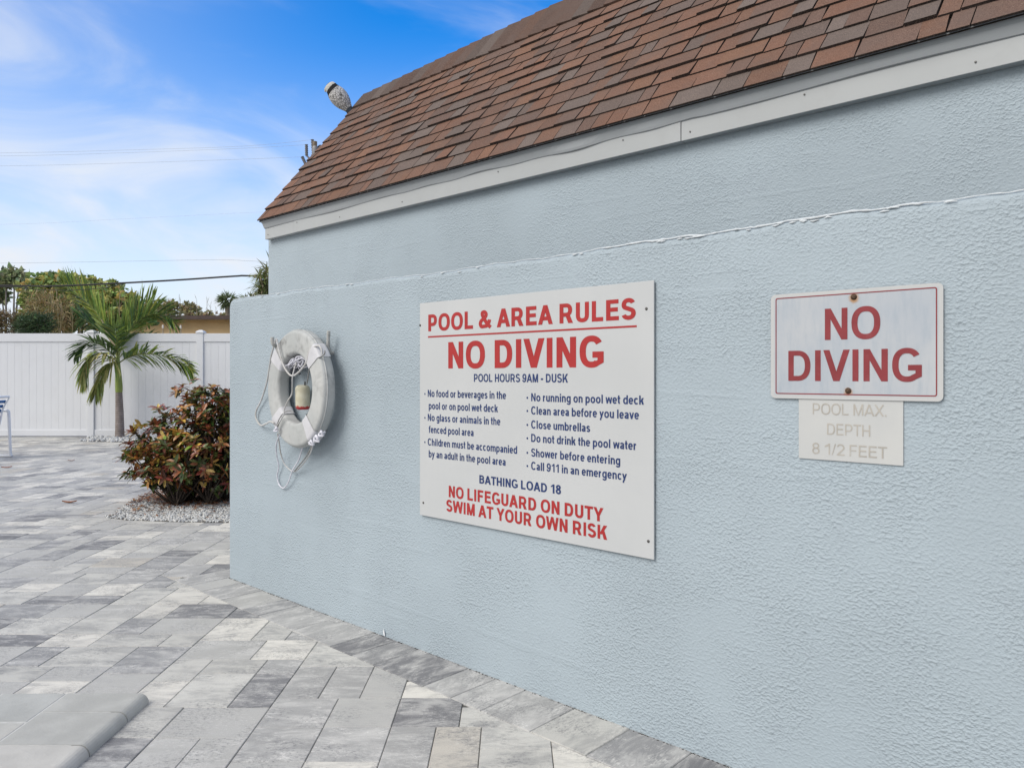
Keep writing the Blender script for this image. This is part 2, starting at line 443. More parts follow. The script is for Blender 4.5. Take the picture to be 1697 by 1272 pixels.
lw.add(vs, [(i*n_+k, i*n_+k+1, (i+1)*n_+k+1, (i+1)*n_+k) for i in range(len(rings)-1) for k in range(n_-1)], smooth=False)
lw.add(rings[0], [tuple(range(n_))[::-1]]); lw.add(rings[-1], [tuple(range(n_))])
lwe = empty('low_wall', WM()); tag(lwe, 'low pale blue stucco wall carrying the signs and life ring, with a bare white top edge painted as sunlit', 'wall')
lw.build('stucco_wall', M_LOW, lwe)
# bare worn top edge, sunlight painted into its colour: a ragged thin bead
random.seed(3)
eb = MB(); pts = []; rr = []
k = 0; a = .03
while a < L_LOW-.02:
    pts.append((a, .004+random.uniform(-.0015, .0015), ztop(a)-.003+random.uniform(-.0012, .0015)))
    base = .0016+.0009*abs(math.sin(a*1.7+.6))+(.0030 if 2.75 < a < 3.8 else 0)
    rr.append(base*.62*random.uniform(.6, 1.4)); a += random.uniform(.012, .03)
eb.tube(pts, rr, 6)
for _ in range(34):                                  # flaked spots below the edge
    a = random.choice([random.gauss(3.3, .25), random.uniform(.3, 6)]); z = ztop(a)-random.uniform(.004, .016)
    eb.tube([(a-.01, -.0004, z), (a, -.0012, z+random.uniform(-.003, .003)), (a+random.uniform(.005, .022), -.0004, z)], [.0012, .003, .0012], 5)
eb.build('sunlit_bare_edge', mat_plain('sunlit_edge_white', (.58, .615, .64), .9, .12, 40, .4, 120), lwe)
# dark gap and crumbs where the paving meets the wall
cr_ = MB(); random.seed(8)
for i in range(620):
    a = random.uniform(0, 5.2); s_ = random.uniform(.001, .0032)
    P = (a, -.004-random.uniform(0, .004), .001)
    cr_.add([(P[0]-s_*2, P[1]-s_, -.004), (P[0]+s_*2, P[1]-s_, -.004), (P[0]+s_, P[1]+s_*.5, s_), (P[0]-s_, P[1]+.3*s_, s_*.8)], [(0,1,2,3)])
cr_.build('base_debris', mat_plain('dark_debris', (.035,.033,.03), .95, .4, 50), lwe)
fl = MB(); p = wall(637, 1048)
fl.add([(0,0,-.012),(.012,-.002,-.01),(.01,-.003,.006),(.002,-.002,.022),(-.004,-.001,.004)], [(0,1,2,3,4)])
fl.build('paint_drip', mat_plain('drip_white', (.75,.77,.8), .7), lwe, Matrix.Translation((p[0], -.004, p[1])))

# ------------------------------------------------------------------ building behind
SET = 1.10                                            # distance from low wall to the building wall
a_b = wall(445, 484, -SET)[0]
BO = -SET
z_fb = wall(1000, 264.5, BO+.05)[1]; z_ft = wall(1000, 234.5, BO+.05)[1]; z_ct = wall(1000, 210.5, BO+.08)[1]
a_f = wall(439.2, 399.3, BO+.05)[0]; a_r = wall(428.5, 369.5, BO+.09)[0]
LB = 10.5; DEP = 3.2
bE = empty('pool_house', WM(0, 0, 0)); tag(bE, 'pale blue stucco building with a steep brown shingle roof and grey fascia', 'building')
bm_ = MB()                                            # local: x along, y into
y0 = SET
ridge_a = [wall(607, 158), wall(794, 70)]
bm_.box((a_b, y0, -.05), (a_b+LB, y0+DEP, z_fb+.12))
# gable triangle at the free end
bw = bm_.build('stucco_wall', M_HIGH, bE)
# slope plane: starts at eave (y=y0-.12, z_ct), 51 degrees
SL = R(50.9); ey, ez = SET-.095, z_ct+.004
def on_slope(px, py):
    """pixel -> (along, distance up the slope)"""
    d = Vector(((px-CX)/FPX, 1, -(py-HY)/FPX)); o = Vector((0, 0, CAMH))
    # plane normal in world
    up = (-N)*math.cos(SL)+Vector((0,0,1))*math.sin(SL); nn = E.cross(up)
    P0 = wpt(0, ez, -ey); t = (P0-o).dot(nn)/d.dot(nn); P = o+d*t-P0
    return P.dot(E), P.dot(up)
r1, r2 = on_slope(607, 158), on_slope(794, 70)
c1, c2 = on_slope(612, 169), on_slope(858, 70)
s_cap = .5*(c1[1]+c2[1])
print('slope', a_r, r1, r2, c1, c2, 'eave z', z_fb, z_ct)
def cap_s(a): return r1[1]+(r2[1]-r1[1])*(a-r1[0])/(r2[0]-r1[0])
def slp(a, s, lift=0):                                # slope coords -> building local
    return (a, ey+s*math.cos(SL)-lift*math.sin(SL), ez+s*math.sin(SL)+lift*math.cos(SL))
EXPO = s_cap/12.0
M_SHING = None
t = NT('asphalt_shingle'); aN = t.attr('Col'); v = t.coord()
gr = t.noise(v, 210, 4, .85)
c = t.mix(t.math('MULTIPLY', t.rng(gr, .48, .66), .60), aN.outputs['Color'], (.045, .035, .032))
c = t.mix(t.math('MULTIPLY', t.rng(gr, .5, .34), .45), c, (.34, .25, .20))
blend = t.rng(t.noise(t.coord(scale=(1, 1, 1)), 6, 4, .6), .42, .68)
c = t.mix(t.math('MULTIPLY', blend, .35), c, (.115, .090, .080))
M_SHING = t.fin(c, .9, t.bump(gr, .5, .002), .15)
SH = [(0.175, 0.092, 0.0643), (0.1668, 0.092, 0.0652), (0.1526, 0.0882, 0.0662), (0.1384, 0.0882, 0.0718), (0.1303, 0.0998, 0.0888), (0.1404, 0.1131, 0.1021), (0.1221, 0.0786, 0.0643), (0.1872, 0.0998, 0.0662)]
SWT = [5, 5, 4, 3, 2.2, 2.0, 2, 2]
random.seed(21)
rf = MB()
row = 0; s0 = -.012
while s0 < s_cap-.01:
    s1 = min(s0+EXPO, s_cap+.03); a = a_r-random.uniform(0, .2) if row else a_r
    a = a_r; first = True
    jog = 0
    while a < a_b+LB+.1:
        wd = random.choice([.08, .10, .12, .15, .18, .23]) * (random.uniform(.4, 1) if first else 1); first = False
        col = random.choices(SH, SWT)[0]; k = random.uniform(.88, 1.1); col = tuple(q*k for q in col)
        thick = random.choice([.010, .014, .019]); d = random.uniform(-.0025, .0025); g_ = .0026
        if row == 0: thick = .006; d = 0
        aa, ab = a+g_, a+wd-g_
        sl = random.uniform(-.006, .006)
        vs = [slp(aa, s0+d, thick), slp(ab, s0+d, thick), slp(ab+sl, s1+.02, .0015), slp(aa+sl, s1+.02, .0015), slp(aa, s0+d, -.012 if row else -.003), slp(ab, s0+d, -.012 if row else -.003), slp(ab+sl, s1+.02, -.012), slp(aa+sl, s1+.02, -.012)]
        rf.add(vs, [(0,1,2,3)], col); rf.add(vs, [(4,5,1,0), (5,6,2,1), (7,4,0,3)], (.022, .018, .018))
        a += wd
    s0 += EXPO; row += 1
roof = rf.build('shingle_roof', M_SHING, bE)
und = MB()                                            # dark felt under the tabs, back slope and gable ends
aL, aR = a_r+.006, a_b+LB
def back(a, run): 
    p = slp(a, cap_s(a)-.012, -.014); return (a, p[1]+run, p[2]-run*math.tan(R(35)))
fr = [slp(aL, -.012, -.014), slp(aR, -.012, -.014), slp(aR, cap_s(aR)-.012, -.014), slp(r1[0]+.001, cap_s(r1[0])-.012, -.014), slp(aL, cap_s(aL)-.02, -.014)]
bk = [back(aR, 2.2), back(aL, 2.2)]
und.add(fr+bk, [(0,1,2,3,4), (2,5,6,4,3), (1,5,2), (0,4,6)])
und.build('roof_underlay', mat_plain('roof_felt', (.045,.035,.032), .95), bE)
cp = MB()                                             # cap shingles overlapping along the ridge
a = r1[0]-.02; step = .135
while a < aR:
    col = random.choices(SH[2:6]+[SH[6]], [3,3,2,2,3])[0]; k = random.uniform(.6, .85); col = tuple(q*k for q in col)
    b = a+step+.05
    la, lb = .022, .010
    vs = [slp(a, s_cap-.015, la), slp(b, s_cap-.015, lb), slp(b, cap_s(b), lb), slp(a, cap_s(a), la), slp(a, s_cap-.015, -.01), slp(a, cap_s(a), -.01), slp(b, s_cap-.015, -.01)]
    q1, q2 = back(a, .16), back(b, .16)
    vs += [(q1[0], q1[1], q1[2]+.03), (q2[0], q2[1], q2[2]+.02)]
    cp.add(vs, [(0,1,2,3), (4,0,3,5), (4,6,1,0), (3,2,8,7)], col); a += step
cp.build('ridge_cap', M_SHING, bE)
# fascia: two flat boards, flared metal drip edge above
M_TRIM = mat_plain('trim_paint', (.395, .41, .415), .45, .03, 3, spec=.35, dirt=((.30,.30,.30), 6, .22))
M_DRIP = mat_plain('drip_metal', (.335, .355, .37), .42, .05, 2, spec=.4, dirt=((.26,.27,.28), 4, .3))
cuts = [a_f, wall(487, 386, BO+.05)[0], wall(1128.5, 218, BO+.05)[0], a_b+LB]
yf = SET-.05
for i in range(3):
    m_ = MB(); lo = .003 if i == 0 else 0
    m_.cbox((cuts[i]+.0015, yf-(.002 if i == 1 else 0), z_fb), (cuts[i+1]-.0015, yf+.048, z_ft+.02), .002)
    fb = m_.build('fascia_board', M_TRIM, bE)
    aa = cuts[i]+.05; m_nail = mat_plain('nail_grey', (.17,.165,.16), .6)
    while aa < min(cuts[i+1], 7):
        z = z_fb+random.choice([.035, .075])
        sm_ = MB(); sm_.lathe([(.0042, 0), (.0042, .0015), (.002, .0028)], 8, Matrix.Translation((aa, yf-.0015-(.002 if i == 1 else 0), z)) @ Matrix.Rotation(R(90), 4, 'X')); aa += random.uniform(.5, .9)
        sm_.build('nail_head', m_nail, fb)
dr = MB(); nseg = 160; prof = [(yf+.0, z_ft-.004), (yf-.006, z_ft), (yf-.010, z_ft+.012), (yf-.019, z_ft+(z_ct-z_ft)*.60), (SET-.076, z_ct-.014), (SET-.084, z_ct-.004), (SET-.084, z_ct+.001), (SET-.02, z_ct+.014)]
vs = []; random.seed(4)
for i in range(nseg+1):
    a = (a_f-.004)+(a_b+LB-a_f)*i/nseg; wv = .004*math.sin(a*2.3)+.003*math.sin(a*5.7+1)+(.004*math.sin(a*13) if math.sin(a*1.1) > .3 else 0)
    flare = 0
    for j, (py_, pz_) in enumerate(prof):
        k = 1 if j < 3 else 0; q = a
        if i == 0: q = a-(.010*max(0, j-2))
        vs.append((q, py_-abs(wv)*k*.6, pz_+wv*k))
npf = len(prof)
dr.add(vs, [(i*npf+k, (i+1)*npf+k, (i+1)*npf+k+1, i*npf+k+1) for i in range(nseg) for k in range(npf-1)], smooth=False)
dr.add(vs[:npf], [tuple(range(npf))])
dr.build('drip_edge', M_DRIP, bE)

# ------------------------------------------------------------------ lettering: outlines drawn here, bold grotesque
class Pen:
    def __init__(s, V, H): s.V = V/2; s.H = H/2; s.q = []
    def rect(s, x0, y0, x1, y1): s.q.append([(x0,y0),(x1,y0),(x1,y1),(x0,y1)])
    def dia(s, xa, xb, t, y0=0., y1=1., t2=None): t2 = t if t2 is None else t2; s.q.append([(xa,y0),(xa+t,y0),(xb+t2,y1),(xb,y1)])
    def path(s, pts, closed=False):
        n = len(pts); L = []; Rr = []
        for i in range(n):
            if closed: p, q = pts[(i-1) % n], pts[(i+1) % n]
            else: p, q = pts[max(i-1, 0)], pts[min(i+1, n-1)]
            tx, ty = q[0]-p[0], q[1]-p[1]
            # normal of an elliptical pen
            nx, ny = -ty*s.V, tx*s.H; d = math.hypot(nx, ny) or 1
            ox, oy = nx/d*s.V, ny/d*s.H
            L.append((pts[i][0]+ox, pts[i][1]+oy)); Rr.append((pts[i][0]-ox, pts[i][1]-oy))
        for i in range(n if closed else n-1):
            j = (i+1) % n; s.q.append([L[i], Rr[i], Rr[j], L[j]])
    def ell(s, cx, cy, rx, ry, a0, a1, n=22, p=2.35):
        out = []
        for k in range(n+1):
            a = R(a0+(a1-a0)*k/n); c, d = math.cos(a), math.sin(a)
            out.append((cx+rx*math.copysign(abs(c)**(2/p), c), cy+ry*math.copysign(abs(d)**(2/p), d)))
        return out
XH = .725
def glyph(ch, V, H):
    """returns (quads, ink width, side bearing)"""
    p = Pen(V, H); v, h = V/2, H/2; sb = .085; w = .8
    if ch == ' ': return [], .24, .05
    if ch == 'A':
        w = .98; sb = .01; t = V*1.08; p.dia(0, w/2-t/2, t); p.dia(w-t, w/2-t/2, t); p.rect(.2*w, .21, .8*w, .21+H)
    elif ch in 'BPRDEFLHNIMUKT':
        if ch == 'I': w = V; p.rect(0,0,V,1)
        elif ch == 'H': p.rect(0,0,V,1); p.rect(w-V,0,w,1); p.rect(V*.9,.5-h,w-V*.9,.5+h)
        elif ch == 'N': p.rect(0,0,V,1); p.rect(w-V,0,w,1); p.dia(w-V*1.03,0,V*1.03)
        elif ch == 'M': w = .98; p.rect(0,0,V,1); p.rect(w-V,0,w,1); p.dia(w/2-V*.45,0,V*.9,0,1,V*1.15); p.dia(w/2-V*.45,w-V*1.15,V*.9,0,1,V*1.15)
        elif ch == 'E': w = .73; p.rect(0,0,V,1); p.rect(V*.9,0,w,H); p.rect(V*.9,1-H,w*.97,1); p.rect(V*.9,.52-h,w*.92,.52+h)
        elif ch == 'F': w = .68; p.rect(0,0,V,1); p.rect(V*.9,1-H,w,1); p.rect(V*.9,.5-h,w*.9,.5+h)
        elif ch == 'L': w = .67; p.rect(0,0,V,1); p.rect(V*.9,0,w,H)
        elif ch == 'T': w = .80; sb = .02; p.rect(w/2-v,0,w/2+v,1-H*.9); p.rect(0,1-H,w,1)
        elif ch == 'U': p.path([(v,1)]+p.ell(w/2,.36,w/2-v,.36-h,180,360,26)+[(w-v,1)])
        elif ch == 'K': w = .88; p.rect(0,0,V,1); p.dia(w-V*1.25,V*1.5,V*1.25,0,.60,V*1.1); p.dia(V*.7,w-V*1.32,V*1.0,.34,1,V*1.3)
        elif ch == 'D': w = .83; p.rect(0,0,V,1); p.path([(v,1-h),(w*.42,1-h)]+p.ell(w*.42,.5,w*.58-v,.5-h,90,-90,24)+[(v,h)])
        elif ch in 'PR':
            w = .76 if ch == 'P' else .86; bwid = w if ch == 'P' else .80; yb = .40 if ch == 'P' else .43
            p.rect(0,0,V,1); ry = (1-h-(yb+h*.0))/2
            p.path([(v,1-h),(bwid*.5,1-h)]+p.ell(bwid*.5,1-h-ry,bwid*.5-v,ry,90,-90,18)+[(v,1-h-2*ry)])
            if ch == 'R': p.dia(w-V*1.22,w*.40,V*1.2,0,yb+.02,V*1.15)
        elif ch == 'B':
            w = .80; p.rect(0,0,V,1)
            for y0, y1, ww in ((h,.53,w),(.53,1-h,w*.95)):
                ry = (y1-y0)/2; p.path([(v,y1),(ww*.5,y1)]+p.ell(ww*.5,y0+ry,ww*.5-v,ry,90,-90,16)+[(v,y0)])
    elif ch == 'V': w = .93; sb = .01; t = V*1.08; p.dia(w/2-t/2,0,t); p.dia(w/2-t/2,w-t,t)
    elif ch == 'Y': w = .92; sb = .01; t = V*1.12; p.rect(w/2-v,0,w/2+v,.46); p.dia(w/2-v,0,V,.40,1,t); p.dia(w/2-v,w-t,V,.40,1,t)
    elif ch == 'X': w = .92; sb = .02; t = V*1.2; p.dia(0,w-t,t); p.dia(w-t,0,t)
    elif ch == 'W':
        w = 1.30; sb = .01; t = V*1.0; q = w/4
        p.dia(q-t/2,0,t); p.dia(q-t/2,2*q-t/2,t); p.dia(3*q-t/2,2*q-t/2,t); p.dia(3*q-t/2,w-t,t)
    elif ch == 'O': w = .97; sb = .055; p.path(p.ell(w/2,.5,w/2-v,.515-h,0,360,40)[:-1], True)
    elif ch == 'C': w = .88; sb = .055; p.path(p.ell(w/2+.01,.5,w/2-v,.515-h,38,322,34))
    elif ch == 'G':
        w = .93; sb = .055; p.path(p.ell(w/2,.5,w/2-v,.515-h,36,306,32)); p.q.append([(w*.68,.012),(w,.15),(w,.34),(w*.68,.20)]); p.rect(w-V*.95,.148,w,.5); p.rect(w*.54,.5-H,w-.001,.5)
    elif ch == 'S':
        w = .80; sb = .05; ry = (1.03-2*h)/4; yc = .5; rx = w/2-v
        p.path(p.ell(w/2,yc+ry,rx*.94,ry,22,90,8,2.1)[:-1]+p.ell(w/2,yc+ry,rx*.94,ry,90,225,14,2.1)[:-1]
               + p.ell(w/2,yc-ry,rx,ry,45,-90,14,2.1)[:-1]+p.ell(w/2,yc-ry,rx,ry,-90,-162,9,2.1))
    elif ch == '&':
        w = .98; sb = .04
        pp = [(.84*w,.46),(.78*w,.30),(.62*w,.13),(.40*w,h),(.20*w,.10),(.115*w,.26),(.19*w,.41),(.38*w,.53),(.54*w,.66),(.56*w,.80),(.43*w,1-h),(.28*w,.86),(.28*w,.74),(.36*w,.60),(.56*w,.34),(.72*w,.17),(.93*w,.03)]
        p.path([(q.x, q.y) for q in bez([(a, b, 0) for a, b in pp], 5)])
    elif ch == '1': w = .50; sb = .12; p.rect(w-V,0,w,1); p.dia(0,w-V*.95,V*.0,.70,1,V*.95); p.q.append([(0,.66),(w-V*.8,.80),(w-V*.4,1),(0,.80)])
    elif ch == '9':
        w = .72; sb = .055; p.path(p.ell(w/2,.67,w/2-v,.345-h,0,360,30,2.1)[:-1], True)
        p.path([(w-v,.67)]+p.ell(w*.44,.48,w*.56-v,.49-h,0,-150,20,2.2))
    elif ch == '8':
        w = .72; sb = .055; p.path(p.ell(w/2,.745,w/2-v-.03,.265-h,0,360,26,2.1)[:-1], True); p.path(p.ell(w/2,.285,w/2-v,.295-h,0,360,28,2.1)[:-1], True)
    elif ch == '2':
        w = .72; sb = .055; p.path(p.ell(w/2,.70,w/2-v,.31-h,165,-20,20,2.1)+[(w*.62,.40),(w*.28,.18),(v*1.1,h)]); p.rect(0,0,w,H)
    elif ch == '/': w = .42; sb = .03; p.dia(0,w-V*.75,V*.75)
    elif ch == '-': w = .40; sb = .07; p.rect(0,.28,w,.28+H*1.15)
    elif ch == '.': w = V*1.05; p.rect(0,0,w,V)
    elif ch == '*': w = .26; sb = .1; e_ = p.ell(.13,.40,.13,.14,0,360,14,2); p.q.append(e_[:-1])
    else:
        x = XH
        if ch == 'a':
            w = .66; sb = .05
            p.path(p.ell(w*.47,x*.70,w*.47-v,x*.30-h,168,0,14)+[(w*.94-v,x*.3),(w*.94-v,.0)])
            p.path([(w*.9-v,x*.56),(w*.5,x*.53)]+p.ell(w*.42,x*.275,w*.42-v,x*.275-h,100,330,16)+[(w*.9-v,x*.24)])
        elif ch in 'bpdqog':
            w = .70 if ch != 'o' else .73; sb = .06
            p.path(p.ell(w/2,x/2,w/2-v,x/2+.012-h,0,360,30)[:-1], True)
            if ch == 'b': p.rect(0,0,V,1)
            if ch == 'd': p.rect(w-V,0,w,1)
            if ch == 'p': p.rect(0,-.29,V,x)
            if ch == 'g': p.path([(w-v,x),(w-v,.02)]+p.ell(w/2,-.06,w/2-v,.235-h,0,-160,16))
        elif ch == 'c': w = .66; sb = .05; p.path(p.ell(w/2,x/2,w/2-v,x/2+.012-h,40,320,26))
        elif ch == 'e': w = .68; sb = .05; p.path(p.ell(w/2,x/2,w/2-v,x/2+.012-h,0,322,28)); p.rect(v,x*.5-h*.9,w-v*.6,x*.5+h*.9)
        elif ch == 'f': w = .44; sb = .02; p.path([(w*.42,0),(w*.42,.70)]+p.ell(w*.42+.17,.78,.17,.22-h,180,70,8)); p.rect(0,x-H,w*.92,x)
        elif ch in 'hnu':
            w = .65; sb = .07
            if ch == 'u': p.rect(w-V,0,w,x); p.path([(v,x)]+p.ell(w/2,.26,w/2-v,.26-h,180,350,18))
            else: p.rect(0,0,V,1 if ch == 'h' else x); p.path([(w-v,0)]+p.ell(w/2,x-.26,w/2-v,.26-h,0,170,18))
        elif ch == 'm':
            w = 1.05; sb = .07; p.rect(0,0,V,x); mid = w/2
            p.path([(w-v,0)]+p.ell((w+mid)/2-v/2,x-.24,(w-mid)/2-v/2,.24-h,0,170,14)); p.path([(mid,0)]+p.ell((mid+v)/2,x-.24,(mid-v)/2,.24-h,0,170,14))
        elif ch == 'i': w = V; sb = .08; p.rect(0,0,V,x); p.rect(0,1-H*1.1,V,1)
        elif ch == 'l': w = V; sb = .08; p.rect(0,0,V,1)
        elif ch == 'k': w = .68; sb = .05; p.rect(0,0,V,1); p.dia(w-V*1.25,V*1.3,V*1.25,0,.48,V*1.0); p.dia(V*.6,w-V*1.35,V*1.0,.26,x,V*1.3)
        elif ch == 'r': w = .44; sb = .06; p.rect(0,0,V,x); p.path([(v,.40)]+p.ell(w*.98,x*.56,w*.98-v,x*.44-h,175,98,9))
        elif ch == 's':
            w = .62; sb = .05; ry = (x+.02-2*h)/4; rx = w/2-v
            p.path(p.ell(w/2,x/2+ry,rx*.94,ry,22,90,7,2)[:-1]+p.ell(w/2,x/2+ry,rx*.94,ry,90,225,12,2)[:-1]+p.ell(w/2,x/2-ry,rx,ry,45,-90,12,2)[:-1]+p.ell(w/2,x/2-ry,rx,ry,-90,-160,8,2))
        elif ch == 't': w = .42; sb = .03; p.path([(w*.45,.95),(w*.45,.22)]+p.ell(w*.45+.16,.2,.16,.2-h,180,275,8)); p.rect(0,x-H,w*.95,x)
        elif ch == 'v': w = .70; sb = .01; t = V*1.0; p.dia(w/2-t/2,0,t,0,x); p.dia(w/2-t/2,w-t,t,0,x)
        elif ch == 'w':
            w = 1.0; sb = .01; t = V*.92; q = w/4
            p.dia(q-t/2,0,t,0,x); p.dia(q-t/2,2*q-t/2,t,0,x); p.dia(3*q-t/2,2*q-t/2,t,0,x); p.dia(3*q-t/2,w-t,t,0,x)
        elif ch == 'y': w = .70; sb = .01; t = V*1.0; p.dia(w/2-t/2,0,t,0,x); p.dia(w/2-t*1.35,w-t,t,-.22,x); p.rect(w*.10,-.29,w*.42,-.29+H)
    return p.q, w, sb
def text_line(mb, s, x0, x1, y, cap, V=.20, H=.165, y1=None, zoff=0):
    """set a line so that its ink runs from x0 to x1 on the baseline y (sloping to y1)"""
    pen = 0; items = []; last = 0
    for i, ch in enumerate(s):
        q, w_, sb = glyph(ch, V, H)
        if i: pen += sb
        items.append((q, pen)); last = pen+w_; pen = last+sb
    sx = (x1-x0)/last; k = 0; y1 = y if y1 is None else y1
    for q, ox in items:
        for poly in q:
            k += 1; zz = -zoff-.00002*(k % 24)
            vs = []
            for (px_, py_) in poly:
                X = x0+(ox+px_)*sx; vs.append((X, zz, y+(y1-y)*(X-x0)/(x1-x0)+py_*cap))
            # face towards the reader (-y)
            ar = sum(vs[i][0]*vs[(i+1)%len(vs)][2]-vs[(i+1)%len(vs)][0]*vs[i][2] for i in range(len(vs)))
            if ar < 0: vs = vs[::-1]
            mb.add(vs, [tuple(range(len(vs)))])

def screw(mb, a, b, y, r=.005):
    mb.lathe([(r, 0), (r, .0015), (r*.6, .0032)], 10, Matrix.Translation((a, y, b)) @ Matrix.Rotation(R(90), 4, 'X'))

# ------------------------------------------------------------------ rules sign
T1, OFF1 = .006, .012
rz = lambda x, y: wall(660+x/2.4457, 440+y/2.4457, OFF1)
tl, tr, br, bl = rz(80,150), rz(1032,65), rz(1040,1193), rz(95,1010)
ax, bx, ay, by = .5*(tl[0]+bl[0]), .5*(tr[0]+br[0]), .5*(bl[1]+br[1]), .5*(tl[1]+tr[1])
rs = empty('rules_sign', WM(ax, ay, OFF1)); tag(rs, 'large white pool rules board with red and navy lettering', 'sign')
W1, H1 = bx-ax, by-ay
t = NT('sign_white'); v = t.coord()
c = t.mix(t.rng(t.noise(v, 2.4, 5), .3, .7), (.475,.488,.495), (.505,.516,.522))
c = t.mix(t.math('MULTIPLY', t.rng(t.noise(t.coord(scale=(9,1,1)), 3, 6, .7), .55, .8), .12), c, (.34,.35,.355))
M_SIGN = t.fin(c, .32, t.bump(t.noise(v, 5, 2), .05, .01), .4)
pb = MB(); pb.cbox((0,0,0), (W1,T1,H1), .0012); pb.build('panel', M_SIGN, rs)
bk_ = MB(); bk_.box((.004,T1,.004), (W1-.004,OFF1-.0005,H1-.004)); bk_.build('backing', mat_plain('board_edge', (.10,.09,.085), .9), rs)
M_RED = mat_plain('sign_red', (.36, .030, .030), .4, .06, 6); M_NAVY = mat_plain('sign_navy', (.022, .042, .135), .4, .08, 6)
red = MB(); nav = MB()
def put(mb, s, xl, yl, xr, yr, ytl=None, ytr=None, cap=None, V=.2, H=.165):
    p, q = rz(xl, yl), rz(xr, yr)
    if cap is None: cap = .5*((rz(xl, ytl)[1]-p[1])+(rz(xr, ytr)[1]-q[1]))
    base = .5*(p[1]+q[1])
    text_line(mb, s, p[0]-ax, q[0]-ax, base-ay, cap, V, H, zoff=.0006)
put(red, 'POOL & AREA RULES', 122,264, 963,220, 197,133, V=.25, H=.20)
put(red, 'NO DIVING', 203,416, 833,412, 306,288, V=.245, H=.195)
p, q = rz(121,287), rz(967,248); zb = .5*(p[1]+q[1])-ay
red.box((p[0]-ax, -.0009, zb-.0033), (q[0]-ax, -.0004, zb+.0033))
put(red, 'NO LIFEGUARD ON DUTY', 205,937, 832,1038, 888,985, V=.245, H=.195)
put(red, 'SWIM AT YOUR OWN RISK', 195,992, 847,1113, 945,1056, V=.245, H=.195)
NV = dict(V=.215, H=.172)
put(nav, 'POOL HOURS 9AM - DUSK', 307,470, 688,474, 438,439, **NV)
capL = rz(120,502)[1]-rz(120,531)[1]; capR = rz(539,516)[1]-rz(539,548)[1]; cap = .5*(capL+capR)
for s_, a1, b1, a2, b2, bu in [('No food or beverages in the',120,531,437,541,1), ('pool or on pool wet deck',124,580,404,595,0), ('No glass or animals in the',120,627,414,648,1),
        ('fenced pool area',124,676,306,692,0), ('Children must be accompanied',120,725,482,765,1), ('by an adult in the pool area',124,775,436,811,0)]:
    put(nav, s_, a1,b1, a2,b2, cap=cap, **NV)
    if bu: x_ = rz(106, b1-15)[0]-ax; text_line(nav, '*', x_, x_+.0075, .5*(rz(a1,b1)[1]+rz(a2,b2)[1])-ay, cap, .15, .12, zoff=.0006)
for s_, b1, a2, b2 in [('No running on pool wet deck',548,996,564), ('Clean area before you leave',601,976,624), ('Close umbrellas',659,778,674), ('Do not drink the pool water',711,966,750),
        ('Shower before entering',770,900,810), ('Call 911 in an emergency',823,927,873)]:
    put(nav, s_, 539,b1, a2,b2, cap=cap, **NV)
    x_ = rz(520, b1-18)[0]-ax; text_line(nav, '*', x_, x_+.0085, .5*(rz(539,b1)[1]+rz(a2,b2)[1])-ay, cap, .15, .12, zoff=.0006)
put(nav, 'BATHING LOAD 18', 329,880, 660,928, 848,889, V=.235, H=.185)
red.build('red_lettering', M_RED, rs); nav.build('navy_lettering', M_NAVY, rs)
M_SCREW = mat_plain('dull_screw', (.12,.115,.11), .5, .3, 200, metal=.4)
for x_, y_ in [(89,242),(1006,175),(102,960),(1014,1116)]:
    a, b = rz(x_, y_); q = MB(); screw(q, a-ax, b-ay, 0, .0052); q.build('screw', M_SCREW, rs)

# ------------------------------------------------------------------ no diving sign
def rrect(w_, h_, r, n=6):
    out = []
    for cx_, cy_, a0 in ((w_-r, h_-r, 0), (r, h_-r, 90), (r, r, 180), (w_-r, r, 270)):
        for k in range(n+1):
            a = R(a0+90*k/n); out.append((cx_+r*math.cos(a), cy_+r*math.sin(a)))
    return out
OFF2 = .008
nz_ = lambda x, y: wall(1240+x/3.439, 430+y/3.439, OFF2)
tl, tr, br, bl = nz_(128,203), nz_(1113,130), nz_(1110,808), nz_(130,790)
ax, bx, ay, by = .5*(tl[0]+bl[0]), .5*(tr[0]+br[0]), .5*(bl[1]+br[1]), .5*(tl[1]+tr[1]); W2, H2 = bx-ax, by-ay
nd_ = empty('no_diving_sign', WM(ax, ay, OFF2)); tag(nd_, 'weathered white metal sign reading no diving in red with a thin red border', 'sign')
s1_, s2_ = nz_(602,213), nz_(570,747)
t = NT('weathered_sign'); v = t.coord()
inner = t.noise(v, 3.2, 6, .6)
c = t.mix(t.rng(inner, .35, .68), (.385,.42,.465), (.455,.47,.49))
zz = t.n('ShaderNodeSeparateXYZ'); t.l(v, zz.inputs[0])
band = t.rng(t.math('ADD', zz.outputs['Z'], t.math('MULTIPLY', t.math('SUBTRACT', inner, .5), .12)), .05, .02, 0, 1)
c = t.mix(t.math('MULTIPLY', t.rng(t.noise(t.coord(scale=(14,1,2.5)), 4, 7, .7), .42, .75), .42), c, (.27,.335,.40))
ed = t.rng(t.math('MINIMUM', t.math('MINIMUM', zz.outputs['X'], t.math('SUBTRACT', W2, zz.outputs['X'])), t.math('MINIMUM', zz.outputs['Z'], t.math('SUBTRACT', H2, zz.outputs['Z']))), .006, .016, 1, 0)
c = t.mix(t.math('MULTIPLY', ed, .8), c, (.50,.50,.49))
